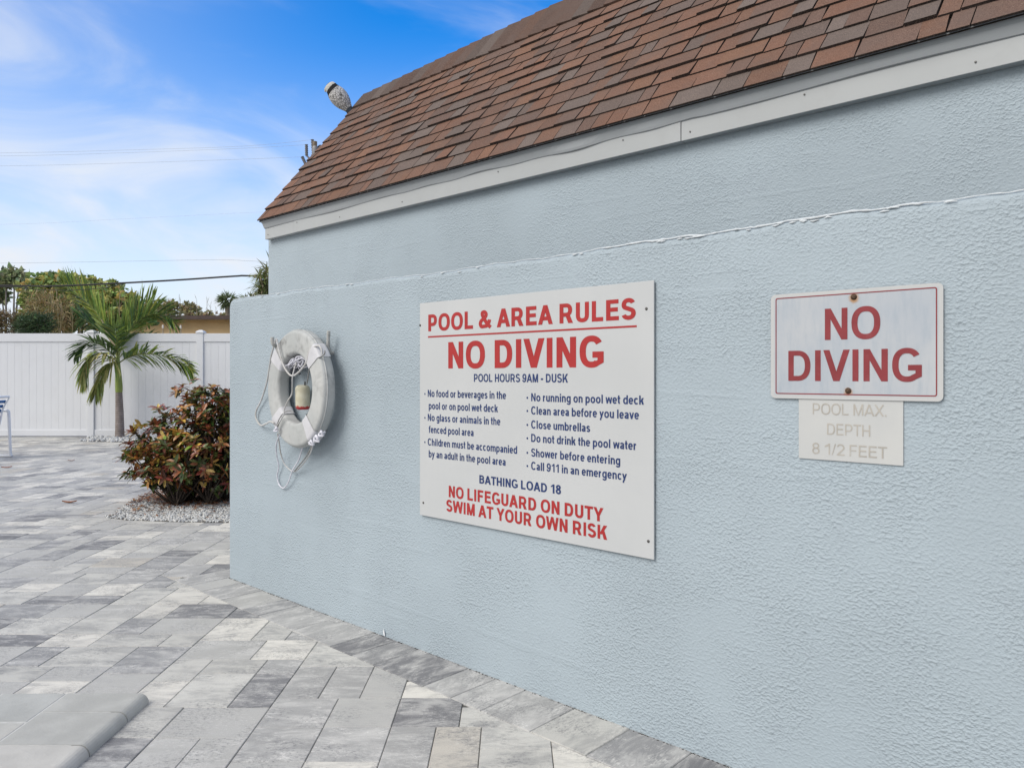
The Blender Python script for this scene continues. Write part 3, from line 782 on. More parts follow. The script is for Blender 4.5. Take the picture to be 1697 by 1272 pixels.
for (sa, sb_), rr_ in ((s1_, .012), (s2_, .010)):
    d = t.n('ShaderNodeVectorMath', operation='DISTANCE'); t.l(v, d.inputs[0]); d.inputs[1].default_value = (sa-ax, 0, sb_-ay-.003)
    dd = t.math('ADD', d.outputs['Value'], t.math('MULTIPLY', t.math('SUBTRACT', t.noise(v, 90, 3), .5), .010))
    c = t.mix(t.math('MULTIPLY', t.rng(dd, rr_*.6, rr_*1.5, 1, 0), .9), c, (.36,.19,.075))
M_SIGN2 = t.fin(c, .45, None, .35)
def plate(w_, h_, r, th, mat, name, parent):
    o = rrect(w_, h_, r); n = len(o); b = MB()
    b.add([(x, 0, z) for x, z in o]+[(x, th, z) for x, z in o], [tuple(range(n)), tuple(range(2*n-1, n-1, -1))]+[(i, i+n, (i+1)%n+n, (i+1)%n) for i in range(n)])
    return b.build(name, mat, parent)
plate(W2, H2, .014, .0025, M_SIGN2, 'panel', nd_)
M_RED2 = mat_plain('faded_red', (.225, .036, .042), .5, .10, 14, dirt=((.30,.10,.11), 30, .35))
p, q = nz_(156,220), nz_(1077,780); q0, q1 = nz_(1077,157), nz_(157,765)
x0, x1 = p[0]-ax, q[0]-ax; z1 = .5*(p[1]+q0[1])-ay; z0 = .5*(q[1]+q1[1])-ay
o1 = rrect(x1-x0, z1-z0, .006, 5); d = .0030; o2 = [(x+d, z+d) for x, z in rrect(x1-x0-2*d, z1-z0-2*d, .004, 5)]; n = len(o1)
b = MB(); b.add([(x0+x, -.0006, z0+z) for x, z in o1]+[(x0+x, -.0006, z0+z) for x, z in o2], [(i, i+n, (i+1)%n+n, (i+1)%n)[::-1] for i in range(n)]); b.build('border_line', M_RED2, nd_)
lt = MB()
def put2(mb, s, xl, yl, xr, yr, tlx, trx, f=nz_, V=.2, H=.16, ax=ax, ay=ay, zo=.0006):
    p, q = f(xl, yl), f(xr, yr); cap = .5*((f(xl, tlx)[1]-p[1])+(f(xr, trx)[1]-q[1]))
    text_line(mb, s, p[0]-ax, q[0]-ax, .5*(p[1]+q[1])-ay, cap, V, H, zoff=zo)
put2(lt, 'NO', 437,455, 753,452, 274,270, V=.205, H=.165); put2(lt, 'DIVING', 229,690, 990,695, 518,506, V=.205, H=.165)
lt.build('lettering', M_RED2, nd_)
M_RUST = mat_plain('rusty_screw', (.10,.062,.04), .7, .5, 300, .5, 300, metal=.3)
for a, b in (s1_, s2_):
    q = MB(); q.lathe([(.0085, 0), (.0085, .001), (.0055, .0012), (.0052, .003), (.002, .0036)], 14, Matrix.Translation((a-ax, 0, b-ay)) @ Matrix.Rotation(R(90), 4, 'X')); q.build('screw', M_RUST, nd_, )

# ------------------------------------------------------------------ depth notice under it
OFF3 = .0045
dz = lambda x, y: wall(1240+x/3.439, 430+y/3.439, OFF3)
tl, tr, br, bl = dz(290,797), dz(885,810), dz(882,1175), dz(285,1130)
ax3, bx3, ay3 = .5*(tl[0]+bl[0]), .5*(tr[0]+br[0]), .5*(bl[1]+br[1]); H3 = tl[1]-ay3+.02; W3 = bx3-ax3
dn = empty('depth_notice', WM(ax3, ay3, OFF3)); tag(dn, 'small off white panel with faded pool depth lettering tucked under the red sign', 'sign')
t = NT('faded_panel'); v = t.coord()
c = t.mix(t.rng(t.noise(v, 6, 5), .3, .7), (.475,.485,.485), (.51,.515,.505))
t.fin(c, .4, None, .4); M_FP = t.m
pl = MB(); pl.cbox((0,0,0), (W3,.003,H3), .0006); pl.build('panel', M_FP, dn)
lt = MB()
kw = dict(f=dz, V=.13, H=.11, ax=ax3, ay=ay3)
M_TAN = mat_plain('faded_tan', (.40,.375,.335), .5, .1, 25, dirt=((.475,.475,.465), 22, .75))
for args in (('POOL MAX.', 368,878, 788,895, 816,830), ('DEPTH', 450,997, 695,1008, 932,944), ('8 1/2 FEET', 365,1103, 792,1135, 1042,1068)):
    lt = MB(); put2(lt, *args, **kw); lt.build('text_line', M_TAN, dn)

# ------------------------------------------------------------------ life ring, pegs, float, ropes
RA, RZ, RO, RI, RD = .896, 1.150, .300, .177, .072
OFFR = .036
lr = empty('life_ring', WM(RA, RZ, OFFR) @ Matrix.Rotation(R(-3.5), 4, 'Z')); tag(lr, 'grimy white life ring hung on wall pegs with grab ropes and straps', 'life ring')
t = NT('ring_plastic'); v = t.coord()
c = t.mix(t.rng(t.noise(v, 5, 5), .3, .7), (.40,.415,.41), (.49,.495,.485))
sp = t.n('ShaderNodeSeparateXYZ'); t.l(v, sp.inputs[0])
upz = t.rng(sp.outputs['Z'], -.1, .28, .35, 1.0)
dn1 = t.rng(t.noise(v, 11, 8, .7, .6), .46, .72)
c = t.mix(t.math('MULTIPLY', t.math('MULTIPLY', dn1, upz), .9), c, (.17,.17,.168))
c = t.mix(t.math('MULTIPLY', t.rng(t.noise(v, 38, 6, .75), .60, .74), .5), c, (.20,.20,.205))
M_RING = t.fin(c, .55, t.bump(t.noise(v, 26, 5), .15, .004), .3)
rg = MB(); sec = []
hw, hd, cr0 = (RO-RI)/2, RD/2, .019
for cx_, cy_, a0 in ((hw-cr0, hd-cr0, 0), (-hw+cr0, hd-cr0, 90), (-hw+cr0, -hd+cr0, 180), (hw-cr0, -hd+cr0, 270)):
    for k in range(6):
        a = R(a0+90*k/5); sec.append((cx_+cr0*math.cos(a), cy_+cr0*math.sin(a)))
# moulding seam round the outside
RM = (RO+RI)/2; nr = 96; ns = len(sec); vs = []
for i in range(nr):
    th = 2*math.pi*i/nr
    for (r_, d_) in sec:
        rr_ = RM+r_+(.0035 if (r_ > hw*.93 and abs(d_+.012) < .008) else 0)
        vs.append((rr_*math.cos(th), -(RD/2)-d_*1.0, rr_*math.sin(th)))
rg.add(vs, [(i*ns+k, i*ns+(k+1)%ns, ((i+1)%nr)*ns+(k+1)%ns, ((i+1)%nr)*ns+k) for i in range(nr) for k in range(ns)], smooth=True)
sl_ = MB(); pts = [((RO+.001)*math.cos(2*math.pi*i/72), -RD*.70, (RO+.001)*math.sin(2*math.pi*i/72)) for i in range(73)]
rg.tube(pts, .004, 6)
rg.build('ring_body', M_RING, lr)
M_BAND = mat_plain('band_vinyl', (.56,.56,.585), .5, .06, 14, dirt=((.42,.42,.43), 25, .4))
for ang in (141, 40, 222, 308):
    b = MB(); vs = []; span = R(16); m_ = 9
    for i in range(m_):
        th = R(ang)-span/2+span*i/(m_-1)
        for (r_, d_) in sec:
            k = 1.06; vs.append(((RM+r_*k)*math.cos(th), -(RD/2)-d_*k*1.02, (RM+r_*k)*math.sin(th)))
    b.add(vs, [(i*ns+k, i*ns+(k+1)%ns, (i+1)*ns+(k+1)%ns, (i+1)*ns+k) for i in range(m_-1) for k in range(ns)], smooth=True)
    b.build('strap_band', M_BAND, lr)
t = NT('rope_fibre'); v = t.coord()
wv = t.n('ShaderNodeTexWave'); wv.inputs['Scale'].default_value = 70; wv.inputs['Distortion'].default_value = 1.5; t.l(t.coord(rot=(.5,.6,.4)), wv.inputs[0])
c = t.mix(t.rng(t.noise(v, 9, 4), .35, .65), (.50,.49,.47), (.62,.62,.63)); c = t.mix(t.math('MULTIPLY', wv.outputs['Fac'], .25), c, (.30,.29,.28))
M_ROPE = t.fin(c, .85, t.bump(wv.outputs['Fac'], .4, .002), .15)
M_ROPEG = mat_plain('grey_rope', (.25,.25,.245), .9, .3, 60); M_ROPEW = mat_plain('white_rope', (.62,.62,.68), .85, .15, 60)
LRI = lr.matrix_world.inverted()
def rp(pts, off):
    """pixels of the [380,500] enlargement -> ring-local points, off = distance from the wall (one value or per point)"""
    out = []
    for i, (x_, y_) in enumerate(pts):
        o_ = off[i] if isinstance(off, (list, tuple)) else off
        a, b = wall(380+x_/3.854, 500+y_/3.854, o_); out.append(LRI @ wpt(a, b, o_))
    return out
FRO = OFFR+RD+.006
def rope(name, pts, off, r, mat):
    b = MB(); b.tube(bez(rp(pts, off), 7), r, 8); return b.build(name, mat, lr)
rope('grab_rope', [(300,235),(292,262),(268,345),(243,500),(205,625),(172,695),(172,745),(200,787),(235,778),(262,764),(286,775)], [FRO,.10,.07,.04,.02,.016,.016,.02,.05,.09,FRO], .0050, M_ROPE)
rope('grab_rope', [(304,240),(316,300),(342,395),(374,452),(403,472),(440,452),(474,414),(497,375),(510,322),(540,288),(572,280),(588,300),(592,335)], FRO+.003, .0050, M_ROPE)
rope('cord', [(610,312),(606,335),(572,360),(535,392),(513,430),(503,480),(495,525)], [FRO+.004,FRO+.006,FRO+.004,FRO+.003,.11,.085,.07], .0034, M_ROPEG)
rope('cord', [(428,385),(405,470),(402,540),(398,590),(372,635),(350,690),(345,725),(312,780),(300,800)], [.10,FRO+.008,.11,.10,FRO+.004,FRO+.004,FRO+.006,FRO+.005,FRO], .0034, M_ROPE)
rope('cord', [(300,800),(318,750),(345,712),(380,695),(412,705)], FRO+.004, .0026, M_ROPEG)
rope('tail_rope', [(610,828),(570,868),(535,900),(498,897),(470,925),(445,1005),(405,1075),(378,1150),(348,1188),(318,1165),(306,1110),(316,1050),(303,980),(300,910),(320,850)], [FRO+.005,FRO+.008,FRO+.004,.10,.08,.05,.03,.02,.012,.012,.012,.02,.04,.07,FRO-.01], .0036, M_ROPEW)
rope('tail_rope', [(536,900),(520,960),(488,1012),(452,1055),(420,1082),(388,1072),(350,1030),(328,965),(318,895),(308,840)], [FRO+.006,.10,.07,.04,.02,.02,.03,.05,.08,FRO-.01], .0036, M_ROPE)
rope('tail_rope', [(532,905),(505,965),(470,1015),(440,1050),(418,1078)], [FRO+.006,.10,.07,.045,.025], .0034, M_ROPEG)
random.seed(9)
# knots on the lower straps
for (kx, ky), kr in (((590,840), 22), ((560,872), 26), ((528,898), 20), ((303,812), 20)):
    kn = MB()
    for j in range(3):
        c_ = rp([(kx, ky)], FRO+.006)[0]; a0 = random.uniform(0, 6); tilt = random.uniform(-.8, .8)
        pts = []
        for k in range(15):
            a = a0+2*math.pi*k/14; r_ = kr*.00078; pts.append(c_+Vector((r_*math.cos(a), -.006*math.sin(a*2+tilt)-.003, r_*.75*math.sin(a+tilt))))
        kn.tube(pts, .0042, 6, caps=False)
    kn.build('knot', M_ROPEW, lr)
cl = MB()                                            # spare line bundled inside the top of the ring
for j in range(11):
    c_ = rp([(random.uniform(395,480), random.uniform(365,415))], random.uniform(.05, .10))[0]
    a0 = random.uniform(0, 6); rx, rz_ = random.uniform(.016,.034), random.uniform(.012,.026); ti = random.uniform(-1, 1); tw = random.uniform(-.02, .02)
    pts = [c_+Vector((rx*math.cos(a0+2*math.pi*k/20)+ti*.01*math.sin(2*math.pi*k/20), tw*math.sin(2*math.pi*k/20), rz_*math.sin(a0+ti+2*math.pi*k/20))) for k in range(21)]
    cl.tube(pts, .0034, 6, caps=False)
cl.tube(bez(rp([(360,408),(400,392),(430,372),(470,360),(495,385)], [.09,.10,.10,.09,.08]), 6), .0036, 6)
cl.tube(bez(rp([(352,395),(385,402),(425,400),(465,420),(500,412)], [.06,.08,.09,.08,.06]), 6), .0036, 6)
cl.build('coiled_line', M_ROPEW, lr)
clD = MB()
for j in range(5):
    c_ = rp([(random.uniform(410,455), random.uniform(400,440))], random.uniform(.03, .06))[0]; a0 = random.uniform(0, 6)
    pts = [c_+Vector((.026*math.cos(a0+2*math.pi*k/18), .01*math.sin(4*math.pi*k/18), .018*math.sin(a0+2*math.pi*k/18))) for k in range(19)]
    clD.tube(pts, .004, 6, caps=False)
clD.build('coiled_line', mat_plain('dark_line', (.10,.10,.12), .9, .3, 60), lr)
# float hanging in the middle
fa, fb_ = wall(380+469/3.854, 500+609/3.854, .052)
ft = empty('rope_float', WM(fa, fb_, .052)); tag(ft, 'small cream foam float with a red end hanging inside the life ring', 'float')
t = NT('float_foam'); v = t.coord(); sp = t.n('ShaderNodeSeparateXYZ'); t.l(v, sp.inputs[0])
redm = t.rng(t.math('ADD', sp.outputs['Z'], t.math('MULTIPLY', t.math('SUBTRACT', t.noise(v, 60, 5, .7), .5), .030)), -.048, -.0445, 1, 0)
c = t.mix(t.rng(t.noise(v, 40, 5), .35, .7), (.50,.47,.35), (.57,.55,.44)); c = t.mix(redm, c, (.42,.05,.05))
c = t.mix(t.math('MULTIPLY', t.rng(t.noise(v, 70, 6, .7), .60, .72), .6), c, (.42,.27,.2))
fm = MB(); r_, hl = .037, .064
prof = [(.004, -hl)]+[(r_-.018+.018*math.sin(R(k*15)), -hl+.018-.018*math.cos(R(k*15))) for k in range(7)]+[(r_, 0)]+[(r_-.022+.022*math.cos(R(k*15)), hl-.022+.022*math.sin(R(k*15))) for k in range(7)]+[(.004, hl)]
fm.lathe(prof, 28, Matrix.Rotation(R(-2), 4, 'Y')); fm.build('float_body', t.fin(c, .65, t.bump(t.noise(v, 120, 4), .3, .003), .25), ft)
ey_ = MB(); ey_.tube([(.020, 0, hl-.006), (.021, 0, hl+.010), (.024, -.002, hl+.016)], .004, 8); ey_.build('eyelet', mat_plain('eyelet_dark', (.06,.055,.05), .7), ft)
# the two pegs
for (px_, py_, lab, dx) in ((283, 255, 'painted wooden peg left of the ring top, end grain facing out', 0), (642, 262, 'painted wooden peg right of the ring top, leaning outward', .012)):
    off = .10 if dx == 0 else .03
    a, b = wall(380+px_/3.854, 500+py_/3.854, off)
    pg = MB()
    if dx == 0: pts = [(0, .01, -.02), (0, -.07, -.022), (0, -.098, -.016), (0, -.106, 0), (.0, -.108, .024)]
    else: pts = [(-.014, .01, -.050), (-.012, -.018, -.048), (-.006, -.034, -.030), (.004, -.042, .0), (.020, -.050, .058)]
    pg.tube(bez(pts, 6), .0105 if dx == 0 else .009, 12)
    o = pg.build('wall_peg', mat_plain('peg_paint', (.40,.40,.385), .7, .2, 40, dirt=((.25,.24,.22), 40, .5)), None, WM(a, b, 0)); tag(o, lab, 'peg', 'pegs holding the life ring')

# ------------------------------------------------------------------ fence
FY = FPX*CAMH/(723.5-HY)
fe = empty('vinyl_fence', Matrix.Translation((0, FY, 0))); tag(fe, 'white vinyl privacy fence with capped posts behind the palm', 'fence')
ztp = CAMH+(HY-552.3)/FPX*FY; zr = CAMH+(HY-566)/FPX*FY; zb = CAMH-(712-HY)/FPX*FY
posts = [(331-CX)/FPX*FY+2.157*k for k in range(-5, 5)]
for k, X in enumerate(posts):
    p_ = MB(); p_.cbox((X-.066, -.005, -.03), (X+.066, .127, ztp+.008), .005); po = p_.build('post', M_VINYL, fe)
    q = MB(); zc = ztp+.009
    def fr_(h, z): return [(X-h, .061-h, z), (X+h, .061-h, z), (X+h, .061+h, z), (X-h, .061+h, z)]
    vs = fr_(.078, zc)+fr_(.078, zc+.022)+fr_(.060, zc+.040)+fr_(.022, zc+.062)
    q.add(vs, [(3,2,1,0)]+[(i*4+j, i*4+(j+1)%4, (i+1)*4+(j+1)%4, (i+1)*4+j) for i in range(3) for j in range(4)]+[(12,13,14,15)]); q.build('post_cap', M_VINYL, po)
    if k+1 < len(posts):
        xa, xb = X+.0665, posts[k+1]-.0665
        for nm, z0, z1 in (('top_rail', zr, ztp), ('bottom_rail', .015, zb)):
            b = MB(); b.cbox((xa, .010, z0), (xb, .09, z1), .004); b.build(nm, M_VINYL, fe)
        b = MB(); nb = 14; wd = (xb-xa)/nb
        for i in range(nb): b.cbox((xa+i*wd+.0004, .027+random.uniform(0,.0010), zb-.01), (xa+(i+1)*wd-.0004, .060, zr+.01), .0028)
        b.build('board_panel', M_VINYL, fe)

# ------------------------------------------------------------------ gravel beds
def stones(mb, poly, n, smin, smax, zbase, cols, rnd):
    xs = [p[0] for p in poly]; ys = [p[1] for p in poly]
    def inside(x, y):
        c = False
        for i in range(len(poly)):
            x1, y1 = poly[i]; x2, y2 = poly[i-1]
            if (y1 > y) != (y2 > y) and x < (x2-x1)*(y-y1)/(y2-y1)+x1: c = not c
        return c
    ico = bmesh.new(); bmesh.ops.create_icosphere(ico, subdivisions=1, radius=1); V_ = [v.co.copy() for v in ico.verts]; F_ = [[v.index for v in f.verts] for f in ico.faces]; ico.free()
    k = 0
    while k < n:
        x, y = rnd.uniform(min(xs), max(xs)), rnd.uniform(min(ys), max(ys))
        if not inside(x, y): continue
        k += 1; s_ = rnd.uniform(smin, smax); q = Quaternion((rnd.gauss(0,1), rnd.gauss(0,1), rnd.gauss(0,1), rnd.gauss(0,1))).normalized()
        sc_ = Vector((s_*rnd.uniform(.8,1.5), s_, s_*rnd.uniform(.5,.8)))
        vs = []
        for v in V_:
            p = Vector((v.x*sc_.x, v.y*sc_.y, v.z*sc_.z))*rnd.uniform(.85, 1.12); p = q @ p; vs.append((p.x+x, p.y+y, p.z+zbase+rnd.uniform(0, .004)))
        mb.add(vs, F_, rnd.choice(cols))
rnd = random.Random(77)
bed = [ground(*p)[:2] for p in [(173,857),(190,851),(216,832),(240,822),(262,815),(300,808),(380,806),(450,804),(450,866),(382,866),(300,865),(211,862)]]
bed2 = [(-7.95,14.0),(-7.3,13.8),(-3.0,13.8),(-3.0,15.0),(-8.3,15.0)]
WHT = [(0.5456, 0.5544, 0.5568), (0.484, 0.4928, 0.4959), (0.5984, 0.5984, 0.5829), (0.4048, 0.4136, 0.4176), (0.5104, 0.4928, 0.4611)]
gv = MB(); stones(gv, bed, 7000, .006, .015, .005, WHT, rnd); stones(gv, bed2, 1800, .018, .035, .008, WHT, rnd)
tag(gv.build('white_gravel', mat_attr('pebble', .7, .3, .12, 60)), 'white pebbles spread under the croton and along the fence', 'gravel', kind='stuff')
so_ = MB()
for pl_ in (bed, bed2): so_.add([(x, y, .0035) for x, y in pl_], [tuple(range(len(pl_)))])
tag(so_.build('bed_soil', mat_plain('bed_soil', (.13,.12,.11), .95, .4, 40)), kind='structure')
li = MB()                                            # dead leaves lying on the pebbles under the shrub
sc_c = ground(318, 832)
for i in range(2800):
    r_ = abs(rnd.gauss(0, .50)); a = rnd.uniform(0, 2*math.pi); x, y = sc_c.x+r_*1.5*math.cos(a), sc_c.y+.25+r_*1.0*math.sin(a)
    inside = False
    for k in range(len(bed)):
        x1, y1 = bed[k]; x2, y2 = bed[k-1]
        if (y1 > y) != (y2 > y) and x < (x2-x1)*(y-y1)/(y2-y1)+x1: inside = not inside
    if not inside: continue
    L = rnd.uniform(.02, .045); wd = L*rnd.uniform(.25, .4); th = rnd.uniform(0, 6.28); z = .024+rnd.uniform(0, .014)
    d_ = Vector((math.cos(th), math.sin(th), rnd.uniform(-.15, .25))); s_ = Vector((-math.sin(th), math.cos(th), rnd.uniform(-.3, .3))); P = Vector((x, y, z))
    li.add([P-d_*L, P+s_*wd+Vector((0,0,-.003)), P+d_*L, P-s_*wd+Vector((0,0,-.002))], [(0,1,2,3)], rnd.choice([(.17,.07,.035),(.22,.10,.05),(.12,.055,.035),(.26,.15,.08)]))
tag(li.build('leaf_litter', mat_attr('dead_leaf', .8, .2, .25, 60)), 'brown dead leaves scattered on the pebbles beneath the croton', 'dead leaves', kind='stuff')
def fallen(px_, py_, L, th, col, lab):
    P = ground(px_, py_); b = MB(); wd = L*.32; d_ = Vector((math.cos(th), math.sin(th), 0)); s_ = Vector((-math.sin(th), math.cos(th), 0)); up = Vector((0,0,1))
    row = []
    for i in range(7):
        t_ = i/6; x_ = (t_-.5)*2*L; ww = wd*math.sin(math.pi*min(1, t_*.94+.03))**.8
        for j in (-1, 0, 1): row.append(d_*x_+s_*ww*j+up*(.006+.010*abs(j)+.012*(t_-.5)**2*4))
    b.add(row, [(i*3+j, i*3+j+1, (i+1)*3+j+1, (i+1)*3+j) for i in range(6) for j in range(2)], col, smooth=True)
    o = b.build('fallen_leaf', bpy.data.materials['dead_leaf'], None, Matrix.Translation(P)); tag(o, lab, 'leaf', 'fallen leaves on the paving')
fallen(115, 833.5, .065, .15, (.34,.12,.035), 'curled orange brown leaf lying on open paving left of the croton')
fallen(11, 775.5, .06, .6, (.46,.20,.14), 'pale pinkish leaf lying on paving near the chair leg')
fallen(118, 764, .045, .3, (.50,.36,.33), 'faint pink leaf on the far paving between chair and palm')

# ------------------------------------------------------------------ foliage helpers
def leafblade(mb, P, d, nrm, L, wd, col, droop=.2, seg=3, shape=1.0):
    """one leaf: narrow strip bending under its own weight, folded a little along the midrib"""
    d = d.normalized(); s_ = d.cross(nrm)
    s_ = s_.normalized() if s_.length > 1e-5 else d.orthogonal().normalized()
    u_ = s_.cross(d).normalized(); vs = []; p = Vector(P); dd = d.copy()
    for i in range(seg+1):
        t_ = i/seg; ww = wd*(math.sin(math.pi*(t_*.86+.10)))**shape if i < seg else wd*.08
        vs += [p-s_*ww+u_*ww*.25, p, p+s_*ww+u_*ww*.25]
        dd = (dd+Vector((0,0,-droop/seg))).normalized(); p = p+dd*(L/seg)
    mb.add(vs, [(i*3+j, i*3+j+1, (i+1)*3+j+1, (i+1)*3+j) for i in range(seg) for j in range(2)], col, smooth=False)
def rvec(r): 
    while True:
        v = Vector((r.uniform(-1,1), r.uniform(-1,1), r.uniform(-1,1)))
        if .05 < v.length < 1: return v.normalized()
def jit(c, r, k=.2): 
    f = r.uniform(1-k, 1+k); return tuple(max(.002, x*f*r.uniform(1-k*.4, 1+k*.4)) for x in c)

# ------------------------------------------------------------------ palm by the fence
PY = 14.75
zz2 = lambda x, y, dy=0: at(100+x/4.543, 450+y/4.543, PY+dy)
pb_ = ground(196, 725.3); palm = empty('palm_tree', Matrix.Translation((pb_.x, PY, 0)))
tag(palm, 'young palm with a green crownshaft standing before the white fence', 'palm tree')
PI_ = palm.matrix_world.inverted()
tk = MB(); pts = [zz2(447,1254), zz2(447,1150), zz2(444,1020), zz2(441,905)]
pts = [p for p in bez(pts, 8)]; tk.tube([PI_@p for p in pts], [.088-.026*i/(len(pts)-1) for i in range(len(pts))], 14)
t = NT('palm_trunk'); v = t.coord(scale=(1,1,1)); w_ = t.n('ShaderNodeTexWave', bands_direction='Z'); w_.inputs['Scale'].default_value = 9; w_.inputs['Distortion'].default_value = 1.2; t.l(v, w_.inputs[0])
c = t.mix(t.rng(t.noise(v, 12, 5), .3, .7), (.17,.14,.125), (.26,.22,.205)); c = t.mix(t.math('MULTIPLY', t.rng(w_.outputs['Fac'], .72, .95), .5), c, (.36,.32,.30))
tk.build('trunk', t.fin(c, .85, t.bump(w_.outputs['Fac'], .4, .01), .2), palm)
cs = MB(); pts = bez([zz2(441,907), zz2(441,860), zz2(437,780), zz2(434,700), zz2(432,640)], 6); nn_ = len(pts)
cs.tube([PI_@p for p in pts], [.064+.008*math.sin(math.pi*min(1, i/nn_*1.6))-.034*(i/nn_)**1.5 for i in range(nn_)], 14)
cs.build('crownshaft', mat_plain('crownshaft_green', (.20,.255,.055), .4, .25, 5, spec=.4), palm)
rp_ = random.Random(4)
def frond(spine, L, greens, dens=34, droop=.5, side_up=.0, seed=0, roll=0.0):
    r = random.Random(seed); f = MB(); sp_ = bez(spine, 10); n = len(sp_); sp_ = [PI_@p for p in sp_]
    f.tube(sp_, [.013*(1-.85*i/(n-1)) for i in range(n)], 6, (.19,.22,.06))
    dens = int(dens*1.7)
    for k in range(dens):
        t_ = .13+.87*k/(dens-1); x_ = t_*(n-1); i = min(int(x_), n-2); p = sp_[i].lerp(sp_[i+1], x_-i); tg = (sp_[i+1]-sp_[i]).normalized()
        sd = tg.cross(Vector((0,0,1))); sd = sd.normalized() if sd.length > .12 else Vector((1,0,0)); sd = Quaternion(tg, roll) @ sd; pl_ = tg.cross(Vector((0,1,0))); pl_ = pl_.normalized() if pl_.length > .12 else sd
        ln = L*(.55+.45*math.sin(math.pi*min(1, (t_*.80+.12))))*(1 if t_ < .8 else 1-(t_-.8)*1.6)
        for sg in (-1, 1):
            up = side_up*r.uniform(.6, 1.3)
            d_ = tg*r.uniform(.8, 1.2)+(sd*.45+pl_*.75)*sg*r.uniform(.6, 1.0)+Vector((0,0,up))+rvec(r)*.15
            leafblade(f, p, d_, Vector((0,0,1))+rvec(r)*.5, ln*r.uniform(1.0, 1.4), .018, jit(r.choice(greens), r, .25), droop*r.uniform(.6, 1.4), 4, .8)
    f.build('frond', M_LEAF, palm)
G1 = [(0.2869, 0.3723, 0.075), (0.1865, 0.2737, 0.0571), (0.3442, 0.3941, 0.0893), (0.1435, 0.219, 0.0536)]; G2 = [(0.0979, 0.1773, 0.0594), (0.1257, 0.2126, 0.0653), (0.0838, 0.1417, 0.0515)]; G3 = [(0.3366, 0.3605, 0.1073), (0.2574, 0.313, 0.0908), (0.4158, 0.3795, 0.1403), (0.1684, 0.2372, 0.066)]
frond([zz2(432,655), zz2(405,540), zz2(345,420,.1), zz2(260,295,.2), zz2(150,185,.3), zz2(25,112,.35)], .56, G1, 44, .10, .55, 1, .5)
frond([zz2(430,655), zz2(390,560,.25), zz2(320,470,.5), zz2(230,390,.7), zz2(150,350,.85)], .50, G2, 34, .35, .15, 2)
frond([zz2(430,665), zz2(380,610,-.15), zz2(300,550,-.35), zz2(215,535,-.55), zz2(150,575,-.65), zz2(112,625,-.7)], .30, G2, 32, .5, .05, 3)
frond([zz2(430,675,-.1), zz2(370,640,-.3), zz2(290,615,-.5), zz2(220,650,-.65), zz2(185,720,-.75), zz2(180,800,-.8)], .46, G3, 32, 1.1, -.25, 4)
frond([zz2(430,685,-.05), zz2(395,680,-.25), zz2(335,730,-.4), zz2(290,820,-.5), zz2(265,900,-.55)], .42, G3, 28, 1.0, -.2, 5)
frond([zz2(436,650), zz2(480,520,.1), zz2(560,395,.2), zz2(660,330,.3), zz2(770,325,.35), zz2(865,385,.4)], .42, G1+G2, 38, .45, .35, 6, -.3)
frond([zz2(438,690,-.05), zz2(500,650,-.2), zz2(600,622,-.35), zz2(720,625,-.5), zz2(850,655,-.6), zz2(930,695,-.65), zz2(985,745,-.7)], .38, G1+G2+G3[:1], 46, .75, .22, 7)
frond([zz2(434,650), zz2(450,540,.2), zz2(510,420,.4), zz2(600,290,.55), zz2(700,215,.65)], .50, G1, 36, .25, .35, 8, -.4)
frond([zz2(436,655,.1), zz2(490,600,.35), zz2(560,545,.6), zz2(660,520,.8), zz2(760,540,.95)], .36, G2, 26, .5, .2, 9)
frond([zz2(434,650,-.1), zz2(425,560,-.3), zz2(420,480,-.5), zz2(400,420,-.7)], .34, G2+G1[:2], 24, .3, .2, 10)
dry = MB(); dry.tube([PI_@p for p in bez([zz2(415,560), zz2(360,470), zz2(330,400), zz2(310,360)], 5)], [.03,.028,.028,.027,.026,.024,.022,.02,.019,.018,.016,.014,.013,.011,.01,.008], 7); dry.build('dry_sheath', mat_plain('dry_sheath', (.34,.27,.19), .85, .3, 20), palm)

# ------------------------------------------------------------------ croton shrub
CY = ground(318, 838).y
cz = lambda px_, py_, dy=0: at(px_, py_, CY+dy)
cb = ground(318, 838); cro = empty('croton_shrub', Matrix.Translation(cb)); CI = cro.matrix_world.inverted()
tag(cro, 'bushy croton shrub with dark green, bronze and orange leaves in a pebble bed', 'shrub')
r = random.Random(15); lv = MB(); stm = MB()
lobes = [((262,742), 66, 52, 0), ((300,715), 58, 55, .05), ((345,690), 50, 60, .1), ((362,735), 60, 60, .1), ((305,765), 70, 42, -.05), ((330,650), 40, 26, .1), ((232,765), 36, 36, -.1), ((350,790), 46, 24, 0), ((385,700), 40, 66, .2), ((400,760), 40, 50, .2), ((262,785), 40, 20, -.1), ((300,800), 30, 14, 0), ((225,735), 24, 28, 0)]
tips = []
for (cx_, cy_), rx, ry, dy in lobes:
    for k in range(int(rx*ry/46)):
        while True:
            u1, u2, u3 = r.uniform(-1,1), r.uniform(-1,1), r.uniform(-1,1)
            if u1*u1+u2*u2+u3*u3 < 1: break
        tips.append((cz(cx_+u1*rx, cy_+u2*ry, dy+u3*rx*.0056), math.sqrt(u1*u1+u2*u2+u3*u3)))
base_pts = [ground(x_, y_) for x_, y_ in ((296,838),(291,836),(312,832),(334,830),(342,832),(346,836),(318,830))]
base_pts += [ground(372, 830)]
PAL_D = [(0.0675, 0.105, 0.0325), (0.0878, 0.126, 0.0375), (0.0743, 0.077, 0.0325), (0.1148, 0.14, 0.0425)]
PAL_G = [(0.189, 0.266, 0.0438), (0.243, 0.28, 0.0625), (0.135, 0.203, 0.0438)]
